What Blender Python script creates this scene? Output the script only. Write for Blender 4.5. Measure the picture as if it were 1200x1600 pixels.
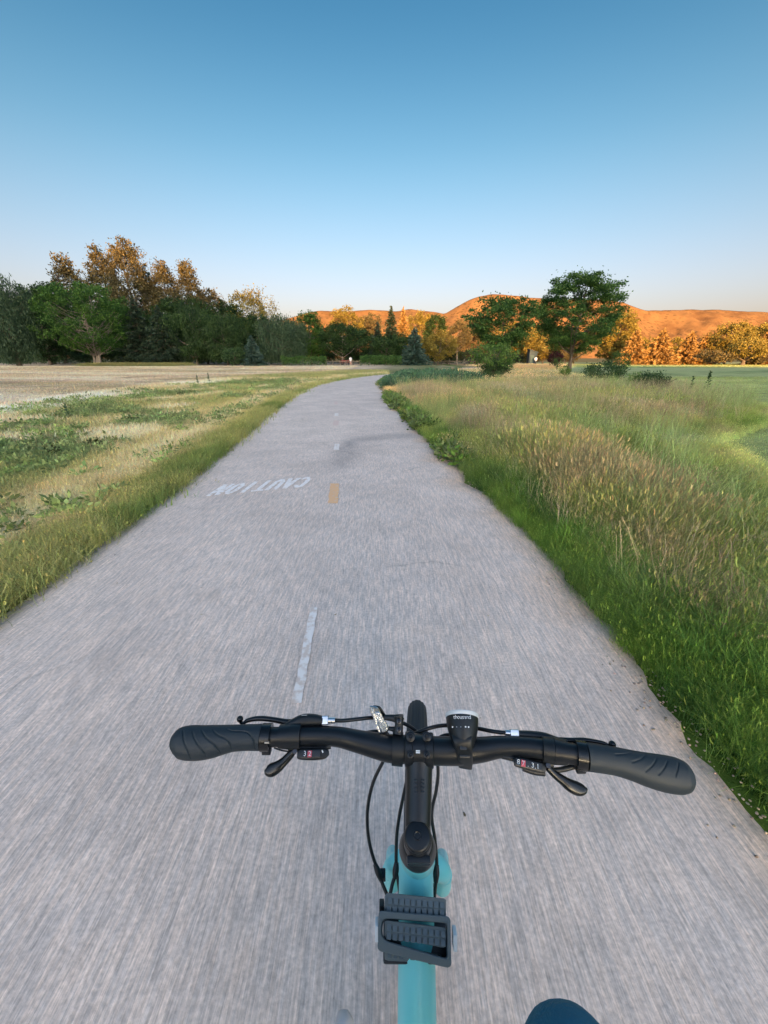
import bpy, math, random
import numpy as np
from mathutils import Vector, Matrix

scene = bpy.context.scene
for o in list(bpy.data.objects):
    bpy.data.objects.remove(o)
R = math.radians

# ---------------------------------------------------------------- camera, sky, sun, exposure
PITCH = R(21.25); CAM_H = 1.46; FPX = 620.0
cam_d = bpy.data.cameras.new('camera'); cam = bpy.data.objects.new('camera', cam_d)
scene.collection.objects.link(cam); scene.camera = cam
cam_d.sensor_fit = 'HORIZONTAL'; cam_d.sensor_width = 36.0; cam_d.lens = 36.0 * FPX / 1200.0
cam_d.clip_start = 0.01; cam_d.clip_end = 20000
cam.location = (0, 0, CAM_H); cam.rotation_euler = (R(90) - PITCH, 0, 0)

SUN_EL = R(9.0)
world = bpy.data.worlds.new('World'); scene.world = world; world.use_nodes = True
wn = world.node_tree; wn.nodes.clear()
w_out = wn.nodes.new('ShaderNodeOutputWorld'); w_bg = wn.nodes.new('ShaderNodeBackground')
w_sky = wn.nodes.new('ShaderNodeTexSky'); w_sky.sky_type = 'NISHITA'; w_sky.sun_disc = False
w_sky.sun_elevation = SUN_EL; w_sky.sun_rotation = R(180)
w_sky.altitude = 500; w_sky.air_density = 1.0; w_sky.dust_density = 5; w_sky.ozone_density = 2.0
# pale band at the horizon, deepening to teal overhead, the same all the way round
w_tc = wn.nodes.new('ShaderNodeTexCoord'); w_sep = wn.nodes.new('ShaderNodeSeparateXYZ')
w_ramp = wn.nodes.new('ShaderNodeValToRGB'); w_ramp.color_ramp.interpolation = 'B_SPLINE'
els = w_ramp.color_ramp.elements
SKY_STOPS = [(0.0, (0.95, 0.85, 1.0)), (0.045, (0.70, 0.49, 0.48)), (0.10, (0.62, 0.435, 0.42)), (0.22, (0.50, 0.435, 0.40)), (0.36, (0.30, 0.405, 0.375)), (0.54, (0.10, 0.25, 0.285)), (1.0, (0.10, 0.23, 0.27))]
els[0].position = 0.0; els[0].color = (*SKY_STOPS[0][1], 1); els[1].position = 1.0; els[1].color = (*SKY_STOPS[-1][1], 1)
for p, c in SKY_STOPS[1:-1]:
    e = els.new(p); e.color = (*c, 1)
w_tint = wn.nodes.new('ShaderNodeMix'); w_tint.data_type = 'RGBA'; w_tint.blend_type = 'MULTIPLY'
w_tint.inputs['Factor'].default_value = 1.0
wn.links.new(w_tc.outputs['Generated'], w_sep.inputs[0]); wn.links.new(w_sep.outputs['Z'], w_ramp.inputs['Fac'])
# the deepening belongs to the half of the sky away from the sun; towards the sun the plain bright dusk sky stays
w_dot = wn.nodes.new('ShaderNodeVectorMath'); w_dot.operation = 'DOT_PRODUCT'
w_dot.inputs[1].default_value = (0, -math.cos(SUN_EL), math.sin(SUN_EL))
wn.links.new(w_tc.outputs['Generated'], w_dot.inputs[0])
w_far = wn.nodes.new('ShaderNodeMapRange'); w_far.interpolation_type = 'SMOOTHSTEP'
w_far.inputs['From Min'].default_value = -0.25; w_far.inputs['From Max'].default_value = 0.75
w_far.inputs['To Min'].default_value = 1.0; w_far.inputs['To Max'].default_value = 0.0
wn.links.new(w_dot.outputs['Value'], w_far.inputs['Value']); wn.links.new(w_far.outputs[0], w_tint.inputs['Factor'])
wn.links.new(w_sky.outputs[0], w_tint.inputs[6]); wn.links.new(w_ramp.outputs['Color'], w_tint.inputs[7])
wn.links.new(w_tint.outputs[2], w_bg.inputs['Color'])
w_bg.inputs['Strength'].default_value = 0.15
wn.links.new(w_bg.outputs[0], w_out.inputs['Surface'])

sun_d = bpy.data.lights.new('sun', 'SUN'); sun = bpy.data.objects.new('sun', sun_d)
scene.collection.objects.link(sun)
sun_d.energy = 3.3; sun_d.angle = R(0.5); sun_d.color = (1.0, 0.49, 0.145)
sun.rotation_euler = (R(90) - SUN_EL, 0, 0); sun.location = (0, -30, 40)

vs = scene.view_settings
vs.view_transform = 'Standard'; vs.look = 'None'; vs.gamma = 1.0; vs.use_curve_mapping = False
vs.exposure = 2.2
scene.render.engine = 'CYCLES'
scene.cycles.max_bounces = 8; scene.cycles.transparent_max_bounces = 8
scene.cycles.diffuse_bounces = 3; scene.cycles.glossy_bounces = 3
scene.cycles.use_denoising = True

# ---------------------------------------------------------------- helpers
rng = np.random.default_rng(7); random.seed(7)
SC = scene.collection
ORIG = {}

def link(o, parent=None):
    SC.objects.link(o)
    if parent is not None:
        o.parent = parent
    return o

def tag(o, label=None, cat=None, group=None, kind=None):
    if label: o['label'] = label
    if cat: o['category'] = cat
    if group: o['group'] = group
    if kind: o['kind'] = kind
    return o

def empty(name, loc, label=None, cat=None, group=None):
    o = bpy.data.objects.new(name, None); o.empty_display_size = 0.1
    o.location = loc; link(o); tag(o, label, cat, group)
    ORIG[o.name] = Vector(loc)
    return o

def mesh_np(name, verts, faces, mats=None, smooth=False, fmat=None, colors=None):
    """verts (N,3); faces (M,k) same k"""
    verts = np.asarray(verts, dtype=np.float32); faces = np.asarray(faces, dtype=np.int32)
    m = bpy.data.meshes.new(name)
    k = faces.shape[1]; M = len(faces)
    m.vertices.add(len(verts)); m.vertices.foreach_set('co', verts.ravel())
    m.loops.add(M * k); m.loops.foreach_set('vertex_index', faces.ravel())
    m.polygons.add(M); m.polygons.foreach_set('loop_start', np.arange(0, M * k, k, dtype=np.int32))
    if smooth:
        m.polygons.foreach_set('use_smooth', np.ones(M, dtype=bool))
    for mt in (mats or []):
        m.materials.append(mt)
    if fmat is not None:
        m.polygons.foreach_set('material_index', np.asarray(fmat, dtype=np.int32))
    if colors is not None:
        a = m.color_attributes.new('tone', 'FLOAT_COLOR', 'POINT')
        c = np.ones((len(verts), 4), dtype=np.float32); c[:, :3] = colors
        a.data.foreach_set('color', c.ravel())
    m.update(calc_edges=True); m.validate()
    return m

def hash2(ix, iy, seed):
    n = (ix * 374761393 + iy * 668265263 + seed * 1442695041) & 0xFFFFFFFF
    n = ((n ^ (n >> 13)) * 1274126177) & 0xFFFFFFFF
    n = n ^ (n >> 16)
    return (n & 0xFFFF) / 65535.0

def vnoise(x, y, seed=0):
    x = np.asarray(x, float); y = np.asarray(y, float)
    ix = np.floor(x).astype(np.int64); iy = np.floor(y).astype(np.int64)
    fx = x - ix; fy = y - iy
    fx = fx * fx * (3 - 2 * fx); fy = fy * fy * (3 - 2 * fy)
    a = hash2(ix, iy, seed); b = hash2(ix + 1, iy, seed)
    c = hash2(ix, iy + 1, seed); d = hash2(ix + 1, iy + 1, seed)
    return (a * (1 - fx) + b * fx) * (1 - fy) + (c * (1 - fx) + d * fx) * fy

def fbm(x, y, seed=0, oct=4):
    s = 0; a = 0.5; t = 0
    for i in range(oct):
        s = s + a * vnoise(x, y, seed + i * 17); t += a; a *= 0.5
        x = np.asarray(x) * 2.03 + 11.3; y = np.asarray(y) * 2.01 + 5.7
    return s / t

def sstep(a, b, x):
    t = np.clip((np.asarray(x, float) - a) / (b - a), 0, 1)
    return t * t * (3 - 2 * t)

def mixc(a, b, t):
    t = np.asarray(t)[..., None]
    return np.asarray(a) * (1 - t) + np.asarray(b) * t

# node helpers
def new_mat(name):
    m = bpy.data.materials.new(name); m.use_nodes = True
    nt = m.node_tree; b = nt.nodes['Principled BSDF']
    return m, nt, b

def simple_mat(name, col, rough=0.5, metal=0.0, bump=0.0, bscale=400.0, var=0.0, spec=0.5, trans=0.0):
    m, nt, b = new_mat(name)
    b.inputs['Base Color'].default_value = (*col, 1); b.inputs['Roughness'].default_value = rough
    b.inputs['Metallic'].default_value = metal
    b.inputs['Specular IOR Level'].default_value = spec
    tc = nt.nodes.new('ShaderNodeTexCoord')
    if trans:
        b.inputs['Transmission Weight'].default_value = trans
    if bump or var:
        n = nt.nodes.new('ShaderNodeTexNoise'); n.inputs['Scale'].default_value = bscale
        n.inputs['Detail'].default_value = 4
        nt.links.new(tc.outputs['Object'], n.inputs['Vector'])
        if bump:
            bp = nt.nodes.new('ShaderNodeBump'); bp.inputs['Strength'].default_value = bump
            bp.inputs['Distance'].default_value = 0.001
            nt.links.new(n.outputs['Fac'], bp.inputs['Height']); nt.links.new(bp.outputs[0], b.inputs['Normal'])
        if var:
            n2 = nt.nodes.new('ShaderNodeTexNoise'); n2.inputs['Scale'].default_value = bscale * 0.08
            nt.links.new(tc.outputs['Object'], n2.inputs['Vector'])
            mr = nt.nodes.new('ShaderNodeMapRange')
            mr.inputs['To Min'].default_value = max(0.05, rough - var); mr.inputs['To Max'].default_value = rough + var
            nt.links.new(n2.outputs['Fac'], mr.inputs['Value']); nt.links.new(mr.outputs[0], b.inputs['Roughness'])
    return m

def leaf_mat(name, col, col2, transl=0.3, obj_var=0.12):
    """foliage: two tones picked per leaf by the 'tone' attribute, thin leaves let light through"""
    m, nt, b = new_mat(name); N = nt.nodes; Lk = nt.links
    at = N.new('ShaderNodeAttribute'); at.attribute_name = 'tone'
    mx = N.new('ShaderNodeMix'); mx.data_type = 'RGBA'
    mx.inputs[6].default_value = (*col, 1); mx.inputs[7].default_value = (*col2, 1)
    Lk.new(at.outputs['Fac'], mx.inputs['Factor'])
    b.inputs['Roughness'].default_value = 0.55; b.inputs['Specular IOR Level'].default_value = 0.25
    Lk.new(mx.outputs[2], b.inputs['Base Color'])
    tr = N.new('ShaderNodeBsdfTranslucent'); Lk.new(mx.outputs[2], tr.inputs['Color'])
    ms = N.new('ShaderNodeMixShader'); ms.inputs[0].default_value = transl
    Lk.new(b.outputs[0], ms.inputs[1]); Lk.new(tr.outputs[0], ms.inputs[2])
    Lk.new(ms.outputs[0], N['Material Output'].inputs['Surface'])
    return m

def ground_pt(px, py):
    """where the line of sight through a point of the photograph meets level ground"""
    v = (py - 800) / FPX; a = PITCH + math.atan(v); Y = CAM_H / math.tan(a)
    Z = Y * math.cos(PITCH) + CAM_H * math.sin(PITCH)
    return (px - 600) / FPX * Z, Y

def at_dist(px, py, Y):
    """point at forward distance Y seen through (px, py)"""
    v = (py - 800) / FPX; a = PITCH + math.atan(v); drop = Y * math.tan(a)
    Z = Y * math.cos(PITCH) + drop * math.sin(PITCH)
    return (px - 600) / FPX * Z, Y, CAM_H - drop
# ---------------------------------------------------------------- the path and what grows where
L_EDGE = [(-2.2, -400), (-2.26, -6), (-2.29, 0), (-2.31, 2), (-2.35, 3.2), (-2.45, 4.6), (-2.62, 6.2), (-2.93, 8.8), (-3.26, 11.6),
          (-3.58, 15.2), (-3.84, 19.5), (-3.86, 23), (-3.4, 27.5), (-2.1, 33.6), (0.0, 39.3), (2.6, 44.0), (6.0, 49.0), (9.5, 55), (12, 64), (13, 80), (13.5, 140), (13.5, 400)]
R_EDGE = [(1.4, -400), (1.36, -6), (1.34, 0), (1.31, 1.2), (1.29, 2.0), (1.28, 2.6), (1.25, 3.25), (1.18, 3.9), (1.06, 5.0), (0.94, 6.2),
          (0.80, 7.7), (0.60, 9.8), (0.30, 13.1), (0.0, 17.4), (-0.24, 22.0), (-0.16, 25.5), (0.35, 30.5), (1.9, 36), (4.6, 41), (8.6, 45.6), (12.8, 52), (15.6, 62), (16.8, 80), (17.2, 140), (17.2, 400)]
def polyx(E, y):
    a = np.array(E); return np.interp(y, a[:, 1], a[:, 0])
def left_edge(y):  return polyx(L_EDGE, y)
def right_edge(y): return polyx(R_EDGE, y)
XB = np.array([(3.0, -20), (3.2, 0), (4.1, 3.9), (5.9, 7.2), (9.2, 9.6), (11.8, 12.3), (13.2, 18), (12.4, 23), (13.5, 32), (17.5, 43), (26, 60), (36, 80), (38, 90)])
def fringe(y): return 0.02 + 0.36 * sstep(.50, .66, fbm(np.asarray(y) * .8, 0 * np.asarray(y), 611)) * sstep(9, 5, y)
def lawn_edge(y): return np.interp(y, XB[:, 1], XB[:, 0])

# real colours of the plants
TAN = (0.82, 0.64, 0.47); TAN2 = (0.68, 0.51, 0.335); SOIL = (0.20, 0.155, 0.115)
WEED = (0.135, 0.175, 0.075); YGRN = (0.30, 0.285, 0.12); LUSH = (0.115, 0.195, 0.036)
STRAW = (0.46, 0.365, 0.215); PINK = (0.27, 0.205, 0.15); MIDG = (0.21, 0.26, 0.085); LAWN = (0.33, 0.39, 0.15)

def veg(x, y):
    """base colour, grass height and cover at (x, y)"""
    x = np.asarray(x, float); y = np.asarray(y, float)
    n1 = fbm(x * 0.55, y * 0.4, 3); n2 = fbm(x * 1.7, y * 1.3, 9); n3 = fbm(x * 0.12, y * 0.12, 21)
    dl = left_edge(y) - x + (n2 - 0.5) * 0.4
    # left: lush rim, dry strip, weed belt, then the dry mown field
    patch = sstep(0.44, 0.60, fbm(x * 0.75, y * 0.62, 41))
    belt = mixc(mixc(TAN2, YGRN, sstep(0.35, 0.6, n1)), WEED, patch * 0.95)
    rim = mixc(mixc((0.135, 0.175, 0.055), YGRN, np.clip(sstep(0.30, 0.52, n2) * 0.6 + sstep(0.15, 0.5, dl) * 0.5, 0, 1)), TAN2, sstep(0.4, 1.1, dl) * sstep(0.35, 0.6, n1) * 0.9)
    c = mixc(rim, belt, sstep(0.9, 2.0, dl))
    field = mixc(TAN, TAN2, sstep(0.4, 0.65, fbm(x * 0.08, y * 0.35, 55)))
    field = mixc(field, (0.26, 0.24, 0.11), 0.45 * sstep(0.5, 0.68, fbm(x * 0.05, y * 0.22, 77)))
    field = mixc(field, SOIL, 0.5 * sstep(0.58, 0.72, fbm(x * 0.2, y * 0.6, 66)))
    wob = (fbm(x * 0.25, y * 0.25, 5) - 0.5) * 5.0
    far_belt = sstep(24, 34, y)
    w_field = sstep(5.3, 7.2, dl + wob) * (1 - 0.0 * far_belt)
    c = mixc(c, field, w_field)
    band = far_belt * sstep(2.0, 4.0, dl) * (1 - sstep(8, 15, dl + wob * 0.6))
    c = mixc(c, (0.23, 0.235, 0.095), band * 0.85)
    # right: tall grass then lawn
    dr = x - right_edge(y); tl = lawn_edge(y) - x + (n2 - 0.5) * 0.8
    s = sstep(5.5, 21, y + (n3 - 0.5) * 10 - 0.75 * np.clip(x - 2, 0, 12) + (n1 - 0.5) * 9)
    tall = mixc(MIDG, STRAW, s * 0.92)
    tall = mixc(tall, (0.085, 0.14, 0.045), 0.85 * sstep(0.52, 0.66, fbm(x * 1.1, y * 0.8, 188)))
    tall = mixc(tall, PINK, 0.6 * sstep(0.52, 0.64, fbm(x * 1.1, y * 0.9, 88)) * (1 - 0.5 * s))
    tall = mixc(tall, (0.24, 0.25, 0.19), 0.7 * sstep(0.55, 0.66, fbm(x * 0.9, y * 0.7, 288)))
    green = (1 - sstep(2.0, 6.0, y)) * 0.75 + 0.6 * sstep(3.5, 1.0, tl) * (y < 22)
    tall = mixc(tall, LUSH, np.clip(green, 0, 1) * sstep(0.62, 0.42, fbm(x * 0.8, y * 0.6, 98)) )
    tall = mixc(tall, LUSH, sstep(0.55, 0.15, dr) * 0.9 * (1 - sstep(6, 11, y)))
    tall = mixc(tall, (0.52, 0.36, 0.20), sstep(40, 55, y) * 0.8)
    tall = mixc(tall, (0.46, 0.335, 0.17), sstep(1.4, 0.2, dr) * sstep(8, 14, y) * 0.7)
    tall = mixc(tall, (0.60, 0.46, 0.35), sstep(fringe(y) + .16, fringe(y) - .02, dr) * sstep(.05, .12, fringe(y)))
    lawn = mixc(LAWN, (0.40, 0.45, 0.20), sstep(0.35, 0.65, fbm(x * 0.15, y * 0.3, 13)))
    lawn = mixc(lawn, (0.20, 0.27, 0.11), 0.75 * sstep(0.52, 0.66, fbm(x * 0.05, y * 0.22, 31)) * sstep(22, 34, y))
    lawn = mixc(lawn, (0.46, 0.48, 0.25), 0.7 * sstep(0.5, 0.62, fbm(x * 0.04, y * 0.25, 131)))
    rc = mixc(lawn, tall, sstep(-0.3, 0.3, tl))
    mid = (left_edge(y) + right_edge(y)) / 2
    # the field and the strip beyond the bend
    c = np.where((x > mid)[..., None], rc, c)
    return c

# ground sheet: fine near the rider, coarse to the horizon
def spaced(n, lim, fine):
    t = np.linspace(-1, 1, n); k = math.asinh(lim / fine); return fine * np.sinh(t * k)
gx = spaced(261, 6000, 3.0); gy = spaced(321, 6000, 4.0)
GX, GY = np.meshgrid(gx, gy, indexing='ij')
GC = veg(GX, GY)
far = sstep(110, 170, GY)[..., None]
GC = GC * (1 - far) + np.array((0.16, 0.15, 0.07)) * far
GZ = -0.012 + 0 * GX
gv = np.stack([GX, GY, GZ], -1).reshape(-1, 3)
ni, nj = GX.shape
I, J = np.meshgrid(np.arange(ni - 1), np.arange(nj - 1), indexing='ij')
gf = np.stack([I * nj + J, (I + 1) * nj + J, (I + 1) * nj + J + 1, I * nj + J + 1], -1).reshape(-1, 4)

mg, nt, b = new_mat('ground_cover')
at = nt.nodes.new('ShaderNodeAttribute'); at.attribute_name = 'tone'
tc = nt.nodes.new('ShaderNodeTexCoord')
na = nt.nodes.new('ShaderNodeTexNoise'); na.inputs['Scale'].default_value = 9; na.inputs['Detail'].default_value = 8; na.inputs['Roughness'].default_value = 0.7
nt.links.new(tc.outputs['Object'], na.inputs['Vector'])
nb = nt.nodes.new('ShaderNodeTexNoise'); nb.inputs['Scale'].default_value = 0.9; nb.inputs['Detail'].default_value = 6
mpg = nt.nodes.new('ShaderNodeMapping'); mpg.inputs['Scale'].default_value = (0.6, 1.5, 1)
nt.links.new(tc.outputs['Object'], mpg.inputs['Vector']); nt.links.new(mpg.outputs[0], nb.inputs['Vector'])
mm = nt.nodes.new('ShaderNodeMath'); mm.operation = 'MULTIPLY'
nt.links.new(na.outputs['Fac'], mm.inputs[0]); nt.links.new(nb.outputs['Fac'], mm.inputs[1])
mr = nt.nodes.new('ShaderNodeMapRange'); mr.inputs['From Min'].default_value = 0.12; mr.inputs['From Max'].default_value = 0.40
mr.inputs['To Min'].default_value = 0.5; mr.inputs['To Max'].default_value = 1.3
nt.links.new(mm.outputs[0], mr.inputs['Value'])
vm = nt.nodes.new('ShaderNodeVectorMath'); vm.operation = 'SCALE'
nt.links.new(at.outputs['Color'], vm.inputs[0]); nt.links.new(mr.outputs[0], vm.inputs['Scale'])
nt.links.new(vm.outputs[0], b.inputs['Base Color']); b.inputs['Roughness'].default_value = 0.95
b.inputs['Specular IOR Level'].default_value = 0.1
bp = nt.nodes.new('ShaderNodeBump'); bp.inputs['Strength'].default_value = 0.6; bp.inputs['Distance'].default_value = 0.05
nt.links.new(na.outputs['Fac'], bp.inputs['Height']); nt.links.new(bp.outputs[0], b.inputs['Normal'])
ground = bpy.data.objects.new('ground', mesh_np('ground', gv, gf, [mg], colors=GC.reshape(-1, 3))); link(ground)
tag(ground, 'dry tan field and mown grass on both sides of the path', None, None, 'structure')

# path slab with ragged edges
ys = np.concatenate([np.linspace(-40, -3, 40), np.arange(-2.95, 12, 0.05), np.arange(12, 30, 0.15), np.arange(30, 66, 0.35)])
lx = left_edge(ys); rx = right_edge(ys)
def smooth1(a, k=9):
    kern = np.hanning(k + 2)[1:-1]; kern /= kern.sum()
    return np.convolve(np.pad(a, k // 2, mode='edge'), kern, 'valid')
lx = smooth1(lx, 25); rx = smooth1(rx, 25)
jl = (fbm(ys * 1.1, ys * 0, 201) - 0.5) * 0.10 + (fbm(ys * 7, ys * 0, 205) - 0.5) * 0.035
jr = (fbm(ys * 1.5, ys * 0, 301) - 0.5) * 0.40 + (fbm(ys * 7, ys * 0, 307) - 0.5) * 0.11
lx = lx + jl; rx = rx + jr
nc = 25; tt = np.linspace(0, 1, nc)
px_ = lx[:, None] * (1 - tt) + rx[:, None] * tt
py_ = np.repeat(ys[:, None], nc, 1)
crown_z = 0.012 + 0.02 * (1 - (2 * tt - 1) ** 2)
pz_ = np.repeat(crown_z[None], len(ys), 0)
# skirts on both sides
px_ = np.concatenate([lx[:, None] - 0.015, px_, rx[:, None] + 0.015], 1)
py_ = np.concatenate([ys[:, None], py_, ys[:, None]], 1)
pz_ = np.concatenate([np.full((len(ys), 1), -0.03), pz_, np.full((len(ys), 1), -0.03)], 1)
pv = np.stack([px_, py_, pz_], -1).reshape(-1, 3); nr, ncc = px_.shape
I, J = np.meshgrid(np.arange(nr - 1), np.arange(ncc - 1), indexing='ij')
pf = np.stack([I * ncc + J, I * ncc + J + 1, (I + 1) * ncc + J + 1, (I + 1) * ncc + J], -1).reshape(-1, 4)
# colour: worn grey asphalt, pinkish grit where the edge crumbles, dark stain by the side track
pc = np.zeros((nr, ncc, 3)); pc[:] = (0.665, 0.56, 0.50)
de_r = rx[:, None] - px_; de_l = px_ - lx[:, None]
grit = sstep(0.30, 0.02, de_r + (fbm(px_ * 3, py_ * 2, 400) - 0.5) * 0.5) * sstep(0.42, 0.56, fbm(py_ * 0.9, px_ * 0, 410))
pc = mixc(pc, (0.66, 0.50, 0.39), grit * 0.85)
worn = sstep(0.45, 0.7, fbm(px_ * 0.8, py_ * 0.35, 420)); pc = mixc(pc, (0.72, 0.61, 0.54), worn * 0.6)
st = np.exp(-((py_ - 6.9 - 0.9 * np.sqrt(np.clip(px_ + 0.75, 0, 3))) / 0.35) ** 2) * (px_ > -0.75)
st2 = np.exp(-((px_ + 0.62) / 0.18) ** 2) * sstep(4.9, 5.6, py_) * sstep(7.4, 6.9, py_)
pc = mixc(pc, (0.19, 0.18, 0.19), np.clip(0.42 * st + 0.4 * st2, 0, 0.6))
pc = mixc(pc, (0.20, 0.19, 0.19), sstep(0.10, 0.0, de_l) * 0.5)  # shade under the overhanging grass, painted along the left edge

mp, nt, b = new_mat('asphalt'); N = nt.nodes; Lk = nt.links
at = N.new('ShaderNodeAttribute'); at.attribute_name = 'tone'
tc = N.new('ShaderNodeTexCoord')
# brushed, tyre-polished grain: stones smeared along the direction of travel
mpA = N.new('ShaderNodeMapping'); mpA.inputs['Scale'].default_value = (210, 12, 210); mpA.inputs['Rotation'].default_value = (0, 0, R(-2.6))
nA = N.new('ShaderNodeTexNoise'); nA.inputs['Scale'].default_value = 1; nA.inputs['Detail'].default_value = 3; nA.inputs['Roughness'].default_value = 0.6
Lk.new(tc.outputs['Object'], mpA.inputs['Vector']); Lk.new(mpA.outputs[0], nA.inputs['Vector'])
nB = N.new('ShaderNodeTexNoise'); nB.inputs['Scale'].default_value = 85; nB.inputs['Detail'].default_value = 3
Lk.new(tc.outputs['Object'], nB.inputs['Vector'])
mpC = N.new('ShaderNodeMapping'); mpC.inputs['Scale'].default_value = (60, 7, 60); mpC.inputs['Rotation'].default_value = (0, 0, R(-2.6))
nC = N.new('ShaderNodeTexNoise'); nC.inputs['Scale'].default_value = 1; nC.inputs['Detail'].default_value = 4
Lk.new(tc.outputs['Object'], mpC.inputs['Vector']); Lk.new(mpC.outputs[0], nC.inputs['Vector'])
def mul(a, b_, op='MULTIPLY'):
    n = N.new('ShaderNodeMath'); n.operation = op
    for i, v in enumerate((a, b_)):
        if isinstance(v, (int, float)): n.inputs[i].default_value = v
        else: Lk.new(v, n.inputs[i])
    return n.outputs[0]
def rngm(v, a, b_, c, d):
    n = N.new('ShaderNodeMapRange'); n.inputs['From Min'].default_value = a; n.inputs['From Max'].default_value = b_
    n.inputs['To Min'].default_value = c; n.inputs['To Max'].default_value = d; Lk.new(v, n.inputs['Value']); return n.outputs[0]
sA = rngm(nA.outputs['Fac'], 0.3, 0.7, 0.75, 1.25)
sB = rngm(nB.outputs['Fac'], 0.3, 0.7, 0.84, 1.16)
sC = rngm(nC.outputs['Fac'], 0.3, 0.7, 0.86, 1.14)
nW = N.new('ShaderNodeTexNoise'); nW.inputs['Scale'].default_value = 2.2; nW.inputs['Detail'].default_value = 5; Lk.new(tc.outputs['Object'], nW.inputs['Vector'])
wv = N.new('ShaderNodeVectorMath'); wv.operation = 'MULTIPLY_ADD'; wv.inputs[1].default_value = (0.5, 0.5, 0.0); Lk.new(nW.outputs['Color'], wv.inputs[0]); Lk.new(tc.outputs['Object'], wv.inputs[2])
vk = N.new('ShaderNodeTexVoronoi'); vk.feature = 'DISTANCE_TO_EDGE'; vk.inputs['Scale'].default_value = 0.62; Lk.new(wv.outputs[0], vk.inputs['Vector'])
nM = N.new('ShaderNodeTexNoise'); nM.inputs['Scale'].default_value = 0.55; nM.inputs['Detail'].default_value = 2; Lk.new(tc.outputs['Object'], nM.inputs['Vector'])
crack = mul(rngm(vk.outputs['Distance'], 0.002, 0.011, 0.2, 0.0), rngm(nM.outputs['Fac'], 0.50, 0.60, 0.0, 1.0))
nP = N.new('ShaderNodeTexNoise'); nP.inputs['Scale'].default_value = 1.3; nP.inputs['Detail'].default_value = 6; nP.inputs['Roughness'].default_value = 0.65; Lk.new(tc.outputs['Object'], nP.inputs['Vector'])
vs_ = N.new('ShaderNodeTexVoronoi'); vs_.inputs['Scale'].default_value = 5.0; Lk.new(tc.outputs['Object'], vs_.inputs['Vector'])
spot = rngm(vs_.outputs['Distance'], 0.02, 0.09, 0.80, 1.0)
sc_ = mul(mul(mul(mul(sA, sB), sC), mul(rngm(nP.outputs['Fac'], 0.3, 0.7, 0.87, 1.11), spot)), mul(1.0, crack, 'SUBTRACT'))
vm = N.new('ShaderNodeVectorMath'); vm.operation = 'SCALE'; Lk.new(at.outputs['Color'], vm.inputs[0]); Lk.new(sc_, vm.inputs['Scale'])
hs = N.new('ShaderNodeMix'); hs.data_type = 'RGBA'; hs.blend_type = 'MULTIPLY'; hs.inputs['Factor'].default_value = 1
crp = N.new('ShaderNodeValToRGB'); crp.color_ramp.elements[0].color = (0.97, 0.995, 1.03, 1); crp.color_ramp.elements[1].color = (1.03, 1.0, 0.98, 1)
crp.color_ramp.elements[0].position = 0.38; crp.color_ramp.elements[1].position = 0.62
Lk.new(nC.outputs['Fac'], crp.inputs['Fac'])
Lk.new(vm.outputs[0], hs.inputs[6]); Lk.new(crp.outputs['Color'], hs.inputs[7])
Lk.new(hs.outputs[2], b.inputs['Base Color']); b.inputs['Roughness'].default_value = 0.85; b.inputs['Specular IOR Level'].default_value = 0.3
bp = N.new('ShaderNodeBump'); bp.inputs['Strength'].default_value = 0.35; bp.inputs['Distance'].default_value = 0.004
Lk.new(mul(nA.outputs['Fac'], nB.outputs['Fac'], 'ADD'), bp.inputs['Height']); Lk.new(bp.outputs[0], b.inputs['Normal'])
path = bpy.data.objects.new('path', mesh_np('path', pv, pf, [mp], colors=pc.reshape(-1, 3), smooth=False)); link(path)
tag(path, 'grey asphalt path curving away through the field', None, None, 'structure')

def path_z(x, y):
    t = (x - left_edge(y)) / (right_edge(y) - left_edge(y)); t = np.clip(t, 0, 1)
    return 0.012 + 0.02 * (1 - (2 * t - 1) ** 2)

# painted marks: thin sheets that follow the crown of the path, edges worn ragged
def paint_mat(name, col, wear):
    m, nt, b = new_mat(name); N = nt.nodes; Lk = nt.links
    tc = N.new('ShaderNodeTexCoord'); n = N.new('ShaderNodeTexNoise'); n.inputs['Scale'].default_value = 26; n.inputs['Detail'].default_value = 6
    Lk.new(tc.outputs['Object'], n.inputs['Vector'])
    cr = N.new('ShaderNodeValToRGB'); cr.color_ramp.elements[0].position = wear - 0.09; cr.color_ramp.elements[1].position = wear + 0.09
    cr.color_ramp.elements[0].color = (0.665, 0.56, 0.50, 1); cr.color_ramp.elements[1].color = (*col, 1)
    Lk.new(n.outputs['Fac'], cr.inputs['Fac']); Lk.new(cr.outputs['Color'], b.inputs['Base Color']); b.inputs['Roughness'].default_value = 0.8
    return m
m_white = paint_mat('white_road_paint', (0.84, 0.80, 0.78), 0.47)
m_orange = paint_mat('orange_road_paint', (0.80, 0.49, 0.27), 0.36)
m_pink = paint_mat('faded_pink_paint', (0.68, 0.50, 0.45), 0.45)
m_letter = paint_mat('white_stencil_paint', (0.90, 0.86, 0.85), 0.41)
def mark(name, y0, y1, x0, x1, w, mat, label):
    n = max(2, int((y1 - y0) / 0.06)); yy = np.linspace(y0, y1, n); xx = np.linspace(x0, x1, n)
    V = []
    for y, x in zip(yy, xx):
        j = (random.random() - 0.5) * 0.012
        for k in (-0.5, -0.17, 0.17, 0.5):
            xx_ = x + k * w + j
            V.append((xx_, y, float(path_z(xx_, y)) + 0.005))
    F = [(4 * i + k, 4 * i + k + 1, 4 * i + k + 5, 4 * i + k + 4) for i in range(n - 1) for k in range(3)]
    o = bpy.data.objects.new(name, mesh_np(name, V, F, [mat])); link(o); tag(o, label, None, None, 'structure'); return o
mark('center_dash', 1.33, 2.05, -0.385, -0.425, 0.045, m_white, 'long worn white centre dash nearest the handlebar')
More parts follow.
